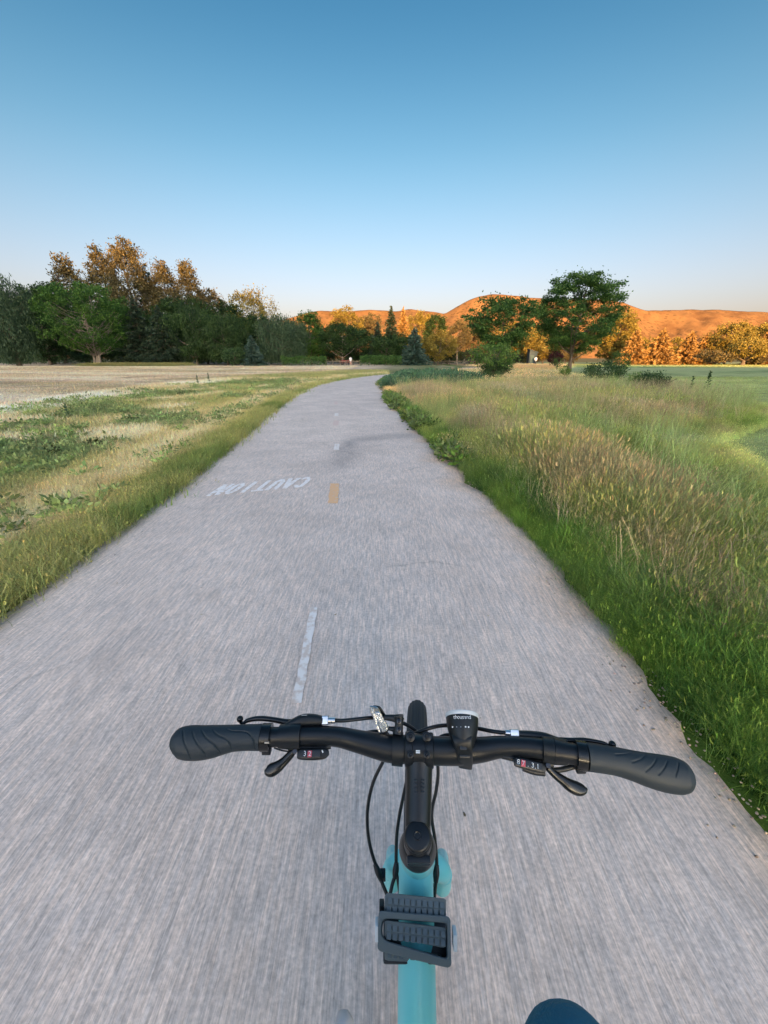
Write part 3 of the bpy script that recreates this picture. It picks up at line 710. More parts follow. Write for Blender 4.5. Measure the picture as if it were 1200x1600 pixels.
# the shaded depth of the wood
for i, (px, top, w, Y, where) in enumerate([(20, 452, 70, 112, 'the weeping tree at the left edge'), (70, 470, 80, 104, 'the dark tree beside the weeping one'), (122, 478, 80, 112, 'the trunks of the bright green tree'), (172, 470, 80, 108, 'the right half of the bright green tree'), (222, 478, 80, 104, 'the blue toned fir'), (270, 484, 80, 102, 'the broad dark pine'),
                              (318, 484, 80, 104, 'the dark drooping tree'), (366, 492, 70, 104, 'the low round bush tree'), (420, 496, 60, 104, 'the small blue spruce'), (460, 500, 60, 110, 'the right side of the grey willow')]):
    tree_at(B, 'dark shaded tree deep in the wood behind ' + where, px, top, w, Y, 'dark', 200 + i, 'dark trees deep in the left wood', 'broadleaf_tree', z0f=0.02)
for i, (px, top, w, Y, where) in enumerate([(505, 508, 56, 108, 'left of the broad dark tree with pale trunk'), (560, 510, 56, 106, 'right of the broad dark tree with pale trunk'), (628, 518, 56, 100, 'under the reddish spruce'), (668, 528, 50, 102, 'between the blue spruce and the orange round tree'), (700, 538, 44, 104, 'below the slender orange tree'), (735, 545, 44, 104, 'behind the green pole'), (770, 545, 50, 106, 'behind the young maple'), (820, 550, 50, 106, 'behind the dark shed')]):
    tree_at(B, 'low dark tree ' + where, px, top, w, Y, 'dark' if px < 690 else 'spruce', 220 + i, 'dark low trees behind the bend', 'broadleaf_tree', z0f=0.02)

# the two locusts and the shrubs in the meadow
tree_at(B, 'big locust tree with dense layered dark green crown', 904, 414, 122, 46, 'locust', 70, 'locust trees in the meadow', 'locust_tree', z0f=0.15, shape='round', lsize=0.195, clump=0.82, flat=0.48, dens=1.35, trunk_r=0.17, wisps=.05)
tree_at(B, 'thinner locust tree with layered sparse crown left of the big one', 784, 455, 120, 40, 'locust', 71, 'locust trees in the meadow', 'locust_tree', z0f=0.22, shape='vase', lsize=0.19, clump=0.72, flat=0.42, dens=0.95, trunk_r=0.09, wisps=.08)
tree_at(B, 'young maple with pale green leaves in front of the thin locust', 772, 530, 74, 25, 'maple', 72, None, 'maple_sapling', z0f=0.25, lsize=0.13, clump=0.34, dens=0.5, trunk_r=0.05, wisps=.2, shape='flat')
tree_at(B, 'round green shrub at the foot of the young maple', 772, 556, 46, 24.5, 'shrub', 73, None, 'shrub', z0f=0.02, lsize=0.09, clump=0.26, dens=0.9, trunk_r=0.03, cat='shrub')
tree_at(B, 'bushy blue green shrub under the right side of the big locust', 945, 562, 62, 23.5, 'shrub', 74, 'shrubs in the meadow', 'shrub', z0f=0.03, lsize=0.10, clump=0.24, dens=0.62, trunk_r=0.025, cat='shrub', shape='vase', wisps=.35)
tree_at(B, 'bushy dark shrub nearest the mown lawn', 1021, 578, 46, 17.5, 'shrub', 75, 'shrubs in the meadow', 'shrub', z0f=0.03, lsize=0.075, clump=0.17, dens=0.8, trunk_r=0.02, cat='shrub', wisps=.35)
tree_at(B, 'smaller yellowish shrub left of the dark shrub by the lawn', 994, 578, 26, 18.2, 'maple', 76, 'shrubs in the meadow', 'shrub', z0f=0.03, lsize=0.07, clump=0.15, dens=0.5, trunk_r=0.02, cat='shrub', wisps=.18)
tree_at(B, 'thin sapling with bent twigs behind the blue green shrub', 968, 545, 36, 26, 'locust', 77, None, 'sapling', z0f=0.2, lsize=0.09, clump=0.2, dens=0.22, trunk_r=0.025, wisps=.4, shape='vase')
tree_at(B, 'small leafy bush in the tall grass below the young maple', 808, 606, 24, 15, 'shrub', 78, None, 'bush', z0f=0.02, lsize=0.06, clump=0.13, dens=0.7, trunk_r=0.012, cat='bush')
tree_at(B, 'small pale bush in the grass left of the locust trunk', 884, 568, 14, 27, 'maple', 79, None, 'bush', z0f=0.02, lsize=0.08, clump=0.2, dens=0.5, trunk_r=0.015, cat='bush')
tree_at(B, 'slender young tree left of the locust trunk', 871, 556, 16, 40, 'locust', 80, None, 'sapling', z0f=0.35, lsize=0.1, clump=0.22, dens=0.25, trunk_r=0.03, wisps=.18)
# low hedges and mounds at the far side
def hedge_at(label, p0, p1, top, Y, leaf, seed, name='hedge', depth=1.6):
    g = np.random.default_rng(seed)
    x0, _, z = at_dist(p0, top, Y); x1, _, _ = at_dist(p1, top, Y)
    t = empty(name, ((x0 + x1) / 2, Y, -0.02), label, 'hedge', None)
    w = x1 - x0; s = 0.0032 * Y
    n = int(3.4 * w * z / (s * s * .4)); n = min(n, 14000)
    u = g.uniform(-0.5, 0.5, n); top_ = z * (0.78 + 0.3 * fbm(u * w * 0.9, 0 * u, seed)); 
    P = np.stack([u * w, g.normal(0, depth * 0.3, n), top_ * g.uniform(0.02, 1, n) ** 0.6], -1)
    V, F, c = leaves_np(P, g.normal(size=(n, 3)), s, .6, g, fbm(u * w * 1.7, P[:, 2] * 2, seed + 3) + g.uniform(-.2, .3, n))
    st = [(np.array([(a, 0, 0), (a + .1, 0, z * .7)]), np.array([.03, .01])) for a in np.linspace(-w / 2.1, w / 2.1, max(3, int(w / 1.2)))]
    tv, tf = tubes_np(st, 5)
    tag(link(bpy.data.objects.new('stems', mesh_np('stems', tv, tf, [m_bark])), t), kind='stuff')
    link(bpy.data.objects.new('foliage', mesh_np('foliage', V, F, [LEAF[leaf]], colors=c)), t)
    return t
hedge_at('long low green hedge under the grey green willow', 438, 510, 555.5, 82, 'hedge', 90)
hedge_at('green clumped hedge below the dark spruces', 562, 628, 554, 80, 'hedge', 91)
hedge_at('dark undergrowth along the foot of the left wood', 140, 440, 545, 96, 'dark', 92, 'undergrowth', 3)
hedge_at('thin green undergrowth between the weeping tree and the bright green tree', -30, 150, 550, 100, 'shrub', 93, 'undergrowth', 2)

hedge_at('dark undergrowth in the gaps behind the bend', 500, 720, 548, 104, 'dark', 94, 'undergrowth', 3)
import bmesh
# ---------------------------------------------------------------- grass, straw and weeds (scattered tufts)
def grass_mat(name, transl=0.35):
    m, nt, b = new_mat(name); N = nt.nodes; Lk = nt.links
    ai = N.new('ShaderNodeAttribute'); ai.attribute_type = 'INSTANCER'; ai.attribute_name = 'tint'
    at = N.new('ShaderNodeAttribute'); at.attribute_name = 'tone'
    vm = N.new('ShaderNodeVectorMath'); vm.operation = 'MULTIPLY'
    Lk.new(ai.outputs['Color'], vm.inputs[0]); Lk.new(at.outputs['Color'], vm.inputs[1])
    Lk.new(vm.outputs[0], b.inputs['Base Color']); b.inputs['Roughness'].default_value = 0.6; b.inputs['Specular IOR Level'].default_value = 0.2
    tr = N.new('ShaderNodeBsdfTranslucent'); Lk.new(vm.outputs[0], tr.inputs['Color'])
    ms = N.new('ShaderNodeMixShader'); ms.inputs[0].default_value = transl
    Lk.new(b.outputs[0], ms.inputs[1]); Lk.new(tr.outputs[0], ms.inputs[2]); Lk.new(ms.outputs[0], N['Material Output'].inputs['Surface'])
    return m
m_grass = grass_mat('grass_blades')

def tuft(g, n, h, spread, width, lean, seeds=0.0, seed_col=(1, 1, 1), seglist=(0, .4, .75, 1)):
    V, F, C = [], [], []
    for i in range(n):
        bx, by = g.normal(0, spread, 2); a = g.uniform(0, 6.28); L = h * g.uniform(0.55, 1.15)
        ln = lean * g.uniform(0.2, 1.3); dx, dy = math.cos(a) * ln, math.sin(a) * ln
        fx, fy = -math.sin(a + g.uniform(-.6, .6)), math.cos(a + g.uniform(-.6, .6)); base = len(V); k = g.uniform(0.75, 1.25)
        tint = np.array((k * g.uniform(.9, 1.15), k, k * g.uniform(.75, 1.1)))
        sg = list(seglist)
        for s in sg:
            w = width * (1 - s) ** 0.6 * 0.5 if s < 1 else 0.0008
            px_, py_, pz_ = bx + dx * L * s ** 1.9, by + dy * L * s ** 1.9, L * (s - 0.25 * ln * s * s)
            V += [(px_ - fx * w, py_ - fy * w, pz_), (px_ + fx * w, py_ + fy * w, pz_)]; C += [tint, tint]
        for j in range(len(sg) - 1):
            q = base + 2 * j; F.append((q, q + 1, q + 3, q + 2))
        if g.uniform() < seeds:
            sl = h * g.uniform(0.07, 0.17); x, y, z = bx + dx * L, by + dy * L, L * (1 - 0.25 * ln)
            for q in range(3):
                aa = g.uniform(0, 3.14); wx, wy = math.cos(aa) * width * 1.2, math.sin(aa) * width * 1.2; b0 = len(V)
                jx, jy = g.normal(0, width * 1.5, 2)
                V += [(x - dx * .1 * sl + jx, y - dy * .1 * sl + jy, z - sl * .7), (x + wx + dx * .3 * sl, y + wy + dy * .3 * sl, z - sl * .2), (x + dx * .5 * sl + jx, y + dy * .5 * sl + jy, z + sl * .3), (x - wx + dx * .3 * sl, y - wy + dy * .3 * sl, z - sl * .2)]
                sc = np.array(seed_col) * g.uniform(.8, 1.2); C += [sc] * 4; F.append((b0, b0 + 1, b0 + 2, b0 + 3))
    return mesh_np('tuft', V, F, [m_grass], colors=np.array(C))

def weed(g, n, h, spread, size):
    d = g.normal(size=(n, 3)); d[:, 2] = np.abs(d[:, 2]) * 0.8
    d /= np.linalg.norm(d, axis=1)[:, None]; r = g.uniform(.2, 1, n) ** .6
    P = np.stack([d[:, 0] * r * spread, d[:, 1] * r * spread, 0.02 + d[:, 2] * r * h], -1)
    V, F, c = leaves_np(P, d + g.normal(0, .4, (n, 3)), size, 0.5, g, g.uniform(0, 1, n))
    return mesh_np('weed', V, F, [m_grass], colors=0.7 + 0.6 * c)

def proto_collection(name, meshes):
    c = bpy.data.collections.new(name)
    for i, m in enumerate(meshes):
        o = bpy.data.objects.new('%s.%03d' % (name, i), m); c.objects.link(o)
    return c

def scatter(name, label, coll, P, yaw, scl, tint, tilt=None):
    n = len(P)
    m = bpy.data.meshes.new(name); m.vertices.add(n); m.vertices.foreach_set('co', np.asarray(P, np.float32).ravel())
    a = m.attributes.new('rot', 'FLOAT_VECTOR', 'POINT'); r = np.zeros((n, 3), np.float32); r[:, 2] = yaw
    if tilt is not None: r[:, 0] = tilt[:, 0]; r[:, 1] = tilt[:, 1]
    a.data.foreach_set('vector', r.ravel())
    a = m.attributes.new('scl', 'FLOAT_VECTOR', 'POINT'); a.data.foreach_set('vector', np.asarray(scl, np.float32).ravel())
    a = m.attributes.new('pick', 'INT', 'POINT'); a.data.foreach_set('value', rng.integers(0, len(coll.objects), n).astype(np.int32))
    a = m.attributes.new('tint', 'FLOAT_COLOR', 'POINT'); c = np.ones((n, 4), np.float32); c[:, :3] = tint; a.data.foreach_set('color', c.ravel())
    o = bpy.data.objects.new(name, m); link(o); tag(o, label, None, None, 'stuff')
    ng = bpy.data.node_groups.new(name, 'GeometryNodeTree')
    ng.interface.new_socket('Geometry', in_out='INPUT', socket_type='NodeSocketGeometry'); ng.interface.new_socket('Geometry', in_out='OUTPUT', socket_type='NodeSocketGeometry')
    N = ng.nodes; gi = N.new('NodeGroupInput'); go = N.new('NodeGroupOutput')
    ip = N.new('GeometryNodeInstanceOnPoints'); ci = N.new('GeometryNodeCollectionInfo'); ci.inputs['Collection'].default_value = coll
    ci.inputs['Separate Children'].default_value = True; ci.inputs['Reset Children'].default_value = True
    def attr(nm, t):
        q = N.new('GeometryNodeInputNamedAttribute'); q.data_type = t; q.inputs['Name'].default_value = nm; return q.outputs['Attribute']
    Lk = ng.links; Lk.new(gi.outputs[0], ip.inputs['Points']); Lk.new(ci.outputs[0], ip.inputs['Instance'])
    ip.inputs['Pick Instance'].default_value = True
    Lk.new(attr('pick', 'INT'), ip.inputs['Instance Index']); Lk.new(attr('rot', 'FLOAT_VECTOR'), ip.inputs['Rotation']); Lk.new(attr('scl', 'FLOAT_VECTOR'), ip.inputs['Scale'])
    Lk.new(ip.outputs[0], go.inputs[0])
    md = o.modifiers.new('scatter', 'NODES'); md.node_group = ng
    return o

def sample(x0, x1, y0, y1, n, keep):
    x = rng.uniform(x0, x1, n); y = rng.uniform(y0, y1, n); k = rng.uniform(size=n) < keep(x, y); return x[k], y[k]
def in_view(x, y, m=0.6):
    return (np.abs(x) < 1.0 * (y * 0.932 + 0.53) + m + 0.02 * y)
def jit(c, amt=0.18, gain=1.0):
    n = len(c); k = gain * (1 + rng.normal(0, amt, n)); return np.clip(c * k[:, None] * (1 + rng.normal(0, 0.06, (n, 3))), 0.004, 0.9)

g = np.random.default_rng(3)
near_t = proto_collection('meadow_tuft_fine', [tuft(g, 30, 0.44, 0.06, 0.0036, 0.85, s, (1.5, 1.2, 1.15)) for s in (0, 0.1, 0.25, 0.4, 0.6)])
lush_t = proto_collection('lush_tuft', [tuft(g, 32, 0.24, 0.055, 0.0042, 0.9) for _ in range(4)])
mid_t = proto_collection('meadow_tuft_mid', [tuft(g, 28, 0.46, 0.12, 0.0058, 0.6, s, (1.3, 1.15, 1.05), (0, .5, 1)) for s in (0, .2, .4, .6, .8)])
far_t = proto_collection('meadow_tuft_far', [tuft(g, 26, 0.44, 0.28, 0.013, 0.5, s, (1.2, 1.1, 1.0), (0, .5, 1)) for s in (0.1, .4, .7)])
short_t = proto_collection('short_tuft', [tuft(g, 30, 0.125, 0.06, 0.0034, 1.0, s, (1.3, 1.2, 1.0), (0, .5, 1)) for s in (0, 0, .1)])
stub_t = proto_collection('stubble_tuft', [tuft(g, 16, 0.10, 0.16, 0.014, 0.9, 0, (1, 1, 1), (0, .6, 1)) for s in range(3)])
weed_t = proto_collection('leafy_weed', [weed(g, 46, 0.17, 0.16, 0.065) for _ in range(4)])
tall_w = proto_collection('tall_weed', [weed(g, 130, 0.72, 0.34, 0.11) for _ in range(4)])
GAIN = 1.85
def dens_right(x, y): return (x > right_edge(y) + fringe(y)) & (x < lawn_edge(y) + 0.3) & in_view(x, y)

# right, close to the path
x, y = sample(1.2, 8, 0.2, 6.5, 24000, lambda x, y: dens_right(x, y) * np.where(y < 3, 1.0, 0.8) * 0.95)
dr = x - right_edge(y); tall_ = np.clip(0.40 + 0.62 * sstep(0.1, 1.4, dr), 0, 1.05)
c = jit(veg(x, y), .22, GAIN)
sz = tall_ * rng.uniform(.7, 1.25, len(x)) * (0.5 + 0.9 * fbm(x * 1.3, y * 1.3, 61)) * (0.45 + .55 * sstep(0, 2.4, lawn_edge(y) - x))
scatter('tall_grass', 'tall green and brownish seeding grass beside the path on the right', near_t, np.stack([x, y, 0 * x - .01], -1), rng.uniform(0, 6.28, len(x)), np.stack([sz * 1.1, sz * 1.1, sz], -1), c, rng.normal(0, .12, (len(x), 2)))
# lush rim hanging over the crumbling edge
x, y = sample(-0.5, 1.9, 0.2, 12, 26000, lambda x, y: (x > right_edge(y) - 0.04 + fringe(y) + 0.22 * (fbm(y * 1.7, 0 * y, 51) - .4)) & (x < right_edge(y) + 0.55) & (rng.uniform(size=len(x)) < np.where(y < 5, 1, .6)))
c = jit(mixc(mixc(LUSH, (.055, .11, .03), sstep(.42, .6, fbm(x * 3, y * 2, 73))), MIDG, np.clip(.9 * sstep(.45, .65, fbm(x * 2, y * 2, 71)) * (.4 + sstep(3, 12, y)), 0, 1)), .26, GAIN)
sz = rng.uniform(.4, 1.15, len(x)) * (0.5 + 0.5 * sstep(0, .4, x - right_edge(y))) * (.55 + .9 * fbm(x * 4, y * 4, 507))
scatter('verge_grass', 'lush green grass fringe along the right path edge', lush_t, np.stack([x, y, 0 * x], -1), rng.uniform(0, 6.28, len(x)), np.stack([sz, sz, sz], -1), c)
# right, middle distance
x, y = sample(0, 15, 5.5, 24, 30000, lambda x, y: dens_right(x, y) * np.where(y < 12, .95, .7))
dr = x - right_edge(y)
sz = (0.36 + 0.52 * sstep(0.0, 2.6, dr)) * rng.uniform(.7, 1.25, len(x)) * (0.75 + 1.1 * (fbm(x * .6, y * .6, 62) - .3)) * (0.42 + .58 * sstep(0, 4.2, lawn_edge(y) - x))
scatter('meadow_grass', 'straw and green meadow grass in the middle distance on the right', mid_t, np.stack([x, y, 0 * x - .01], -1), rng.uniform(0, 6.28, len(x)), np.stack([sz, sz, sz * .95], -1), jit(veg(x, y), .2, GAIN), rng.normal(0, .08, (len(x), 2)))
# right, far
x, y = sample(-1, 42, 22, 88, 46000, lambda x, y: dens_right(x, y) * np.clip(30 / y, .3, 1))
sz = rng.uniform(.7, 1.25, len(x)) * (0.55 + 0.5 * sstep(0, 2.5, x - right_edge(y))) * np.where(y > 45, .8, 1.0)
scatter('straw_grass', 'pale dry straw grass reaching to the trees', far_t, np.stack([x, y, 0 * x - .01], -1), rng.uniform(0, 6.28, len(x)), np.stack([sz, sz, sz], -1), jit(veg(x, y), .16, GAIN))
# blue green weeds inside the bend
x, y = sample(-0.4, 5.5, 21, 33, 2200, lambda x, y: (x > right_edge(y) + .1) * sstep(.42, .55, fbm(x * .5, y * .35, 33) + .22 * np.exp(-((x - 2.2 - (y - 24) * .2) / 1.6) ** 2 - ((y - 27) / 3.5) ** 2)))
sz = rng.uniform(.6, 1.15, len(x)) * (0.55 + .45 * sstep(0, 1.5, x - right_edge(y)))
scatter('tall_weeds', 'blue green leafy weeds inside the bend of the path', tall_w, np.stack([x, y, 0 * x], -1), rng.uniform(0, 6.28, len(x)), np.stack([sz, sz, sz], -1), jit(np.tile((0.075, 0.15, 0.085), (len(x), 1)), .2, 1.25))
# low leafy clumps at the right edge of the asphalt
x, y = sample(-0.3, 1.6, 5.5, 30, 2600, lambda x, y: (x > right_edge(y) - .02) & (x < right_edge(y) + .35) & (fbm(y * .8, 0 * y, 37) > .56))
sz = rng.uniform(.7, 1.5, len(x)) * (1 + y * .02)
scatter('edge_weeds', 'dark leafy weeds at the right asphalt edge', weed_t, np.stack([x, y, 0 * x], -1), rng.uniform(0, 6.28, len(x)), np.stack([sz, sz, sz], -1), jit(mixc(WEED, LUSH, rng.uniform(size=len(x))), .2, 1.3))

# left: rim, belt, weeds, stubble
x, y = sample(-6, -2.0, 1.2, 16, 42000, lambda x, y: (x < left_edge(y) - 0.01) & in_view(x, y) & (x > left_edge(y) - np.where(y < 8, 3.2, 2.2)))
dl = left_edge(y) - x
sz = rng.uniform(.7, 1.4, len(x)) * (0.42 + .42 * np.exp(-(dl / .4) ** 2) + .35 * fbm(x, y, 63)) * (1 + .02 * y)
scatter('roadside_grass', 'short yellow green grass along the left path edge', short_t, np.stack([x, y, 0 * x - .01], -1), rng.uniform(0, 6.28, len(x)), np.stack([sz, sz, sz], -1), jit(veg(x, y), .24, GAIN), rng.normal(0, .15, (len(x), 2)))
x, y = sample(-14, 0, 4, 48, 52000, lambda x, y: (x < left_edge(y) - .05) & in_view(x, y) & (x > left_edge(y) - 9) & (rng.uniform(size=len(x)) < np.clip(12 / y, .3, 1)))
sz = rng.uniform(.7, 1.3, len(x)) * (0.9 + .03 * y)
scatter('short_grass', 'patchy short green and dry grass left of the path', stub_t, np.stack([x, y, 0 * x - .01], -1), rng.uniform(0, 6.28, len(x)), np.stack([sz, sz, sz], -1), jit(veg(x, y), .2, GAIN * .95))
x, y = sample(-16, -2.4, 2.2, 34, 9500, lambda x, y: (x < left_edge(y) - .6) & in_view(x, y) & (x > left_edge(y) - 8.0) & (rng.uniform(size=len(x)) < sstep(.42, .60, fbm(x * .75, y * .62, 41)) * np.clip(14 / y, .35, 1)))
sz = rng.uniform(.55, 1.25, len(x)) * (1 + .01 * y)
scatter('low_weeds', 'low leafy green weeds in the verge left of the path', weed_t, np.stack([x, y, 0 * x], -1), rng.uniform(0, 6.28, len(x)), np.stack([sz, sz, sz * .9], -1), jit(mixc(mixc(WEED, (0.14, 0.175, 0.065), rng.uniform(size=len(x))), (0.16, 0.21, 0.07), .8 * sstep(.45, .6, fbm(x * .4, y * .4, 43))), .3, 1.9))
x, y = sample(-75, -5, 5, 80, 60000, lambda x, y: (x < left_edge(y) - 6.0) & in_view(x, y) & (rng.uniform(size=len(x)) < np.clip(16 / y, .22, 1)))
sz = rng.uniform(.6, 1.2, len(x)) * (0.7 + .016 * y)
scatter('dry_stubble', 'dry tan stubble of the mown field on the left', stub_t, np.stack([x, y, 0 * x - .02], -1), rng.uniform(0, 6.28, len(x)), np.stack([sz * 1.4, sz * 1.4, sz * .7], -1), jit(veg(x, y), .13, 1.35))
# uncut grass bank at the foot of the left wood
x, y = sample(-56, -38, 76, 86, 1300, lambda x, y: (np.abs(x + 47) < 8.5))
sz = rng.uniform(.9, 1.5, len(x))
scatter('uncut_grass', 'strip of uncut yellow green grass in front of the left wood', far_t, np.stack([x, y, 0 * x], -1), rng.uniform(0, 6.28, len(x)), np.stack([sz * 1.5, sz * 1.5, sz], -1), jit(np.tile((.24, .24, .10), (len(x), 1)), .2, 1.2))
# mown lawn nap at the right
x, y = sample(3.5, 34, 3.5, 34, 34000, lambda x, y: (x > lawn_edge(y) - .2) & in_view(x, y) & (rng.uniform(size=len(x)) < np.clip(10 / y, .3, 1)))
sz = rng.uniform(.5, .9, len(x)) * (0.6 + .025 * y)
scatter('lawn_grass', 'short mown green lawn beyond the tall grass', stub_t, np.stack([x, y, 0 * x - .01], -1), rng.uniform(0, 6.28, len(x)), np.stack([sz, sz, sz * .6], -1), jit(veg(x, y), .12, 1.4))

x, y = sample(14, 85, 70, 100, 9000, lambda x, y: (x > lawn_edge(y) - .2) & in_view(x, y))
sz = rng.uniform(1.4, 2.2, len(x))
scatter('far_lawn_grass', 'far strip of lawn in front of the sunlit conifers', stub_t, np.stack([x, y, 0 * x - .01], -1), rng.uniform(0, 6.28, len(x)), np.stack([sz * 1.6, sz * 1.6, sz * .7], -1), jit(veg(x, y), .12, 1.4))
# grit and small stones where the right edge crumbles, a few dry leaves on the asphalt
def stone(g):
    bm = bmesh.new(); bmesh.ops.create_icosphere(bm, subdivisions=1, radius=1.0)
    V = np.array([v.co for v in bm.verts]) * np.array((1, .8, .55)) * (1 + g.normal(0, .14, (len(bm.verts), 1))); F = [[v.index for v in f.verts] for f in bm.faces]; bm.free()
    return mesh_np('stone', V, F, [m_grass], colors=np.ones((len(V), 3)))
stone_t = proto_collection('grit_stone', [stone(g) for _ in range(3)])
x, y = sample(-0.4, 1.6, 0.3, 14, 30000, lambda x, y: (np.abs(x - right_edge(y) + .10) < .16) * sstep(.36, .5, fbm(y * .9, 0 * y, 410)) * np.exp(-((x - right_edge(y) + .03) / .11) ** 2))
sz = rng.uniform(.002, .007, len(x)) * (1 + .05 * y)
scatter('edge_grit', 'tan grit and small stones along the crumbling right edge', stone_t, np.stack([x, y, path_z(x, y) + .001], -1), rng.uniform(0, 6.28, len(x)), np.stack([sz, sz, sz], -1), jit(np.tile((.55, .43, .34), (len(x), 1)), .2, 1))
x, y = sample(-3, 1.4, .8, 12, 420, lambda x, y: (x > left_edge(y)) * (x < right_edge(y)) * (.25 + .75 * np.exp(-np.minimum(x - left_edge(y), right_edge(y) - x) / .3)))
sz = rng.uniform(.003, .008, len(x))
scatter('path_litter', 'scattered small stones and dry bits on the path', stone_t, np.stack([x, y, path_z(x, y) + .001], -1), rng.uniform(0, 6.28, len(x)), np.stack([sz * 1.5, sz * .8, sz * .5], -1), jit(np.tile((.33, .26, .17), (len(x), 1)), .4, 1))

# loose seeding stalks that stand above the meadow, singly and in drifts
def stalks(g, n, h, spread):
    V, F, C = [], [], []
    for i in range(n):
        bx, by = g.normal(0, spread, 2); a = g.uniform(0, 6.28); L = h * g.uniform(.6, 1.15); ln = g.uniform(.08, .5); dx, dy = math.cos(a) * ln, math.sin(a) * ln
        f = (-math.sin(a) * .0013, math.cos(a) * .0013); b0 = len(V); k = g.uniform(.75, 1.2)
        for t in (0, .5, .82, 1):
            V += [(bx + dx * L * t * t - f[0], by + dy * L * t * t - f[1], L * t * (1 - .15 * ln * t)), (bx + dx * L * t * t + f[0], by + dy * L * t * t + f[1], L * t * (1 - .15 * ln * t))]; C += [(k, k * 1.02, k * .9)] * 2
        for j in range(3): q = b0 + 2 * j; F.append((q, q + 1, q + 3, q + 2))
        for q in range(7):                              # open panicle: short spikelets off the top
            t = g.uniform(.72, 1.02); aa = g.uniform(0, 6.28); c = np.array((bx + dx * L * t * t, by + dy * L * t * t, L * t * (1 - .15 * ln * t))); o = np.array((math.cos(aa), math.sin(aa), .7)) * g.uniform(.012, .03); s_ = np.array((-math.sin(aa), math.cos(aa), 0)) * .0022
            b1 = len(V); V += [tuple(c), tuple(c + o * .5 + s_), tuple(c + o), tuple(c + o * .5 - s_)]; C += [(k * 1.1, k * .98, k * .9)] * 4; F.append((b1, b1 + 1, b1 + 2, b1 + 3))
    return mesh_np('stalks', V, F, [m_grass], colors=np.array(C))
stalk_t = proto_collection('seeding_stalk', [stalks(g, 9, .58, .07) for _ in range(5)])
x, y = sample(0.6, 14, 1.0, 20, 10500, lambda x, y: dens_right(x, y) * (x > right_edge(y) + .25) * (x < lawn_edge(y) - .6) * np.clip(1.5 * sstep(.38, .62, fbm(x * .9, y * .8, 501)) + .12, 0, 1) * np.where(y < 3, .55, .8))
sz = rng.uniform(.65, 1.15, len(x)) * (.6 + .4 * sstep(0, 1.2, x - right_edge(y))) * (1 + .012 * y)
col = mixc(mixc(np.tile((.42, .34, .22), (len(x), 1)), (.27, .20, .15), sstep(.45, .6, fbm(x * .8, y * .8, 503))), (.27, .33, .14), sstep(.42, .56, fbm(x * .6, y * .6, 505)))
scatter('seeding_stalks', 'thin straw and brown seeding stalks standing above the meadow grass', stalk_t, np.stack([x, y, 0 * x - .01], -1), rng.uniform(0, 6.28, len(x)), np.stack([sz, sz, sz], -1), jit(col, .2, 1.5), rng.normal(0, .1, (len(x), 2)))
# ---------------------------------------------------------------- the bicycle
import bmesh
CAM = Vector((0, 0, CAM_H)); FWD = Vector((0, math.cos(PITCH), -math.sin(PITCH))); DWN = Vector((0, -math.sin(PITCH), -math.cos(PITCH))); RGT = Vector((1, 0, 0))
def C(px, py, Z):
    return CAM + FWD * Z + RGT * ((px - 600) / FPX * Z) + DWN * ((py - 800) / FPX * Z)
def proj(p):
    d = Vector(p) - CAM; Z = d.dot(FWD); return 600 + FPX * d.dot(RGT) / Z, 800 + FPX * d.dot(DWN) / Z

def catmull(P, n):
    P = [np.asarray(p, float) for p in P]; P = [2 * P[0] - P[1]] + P + [2 * P[-1] - P[-2]]; out = []
    for i in range(1, len(P) - 2):
        for k in range(n):
            t = k / n; a, b_, c, d = P[i - 1], P[i], P[i + 1], P[i + 2]
            out.append(0.5 * ((2 * b_) + (-a + c) * t + (2 * a - 5 * b_ + 4 * c - d) * t * t + (-a + 3 * b_ - 3 * c + d) * t ** 3))
    out.append(P[-2]); return np.array(out)

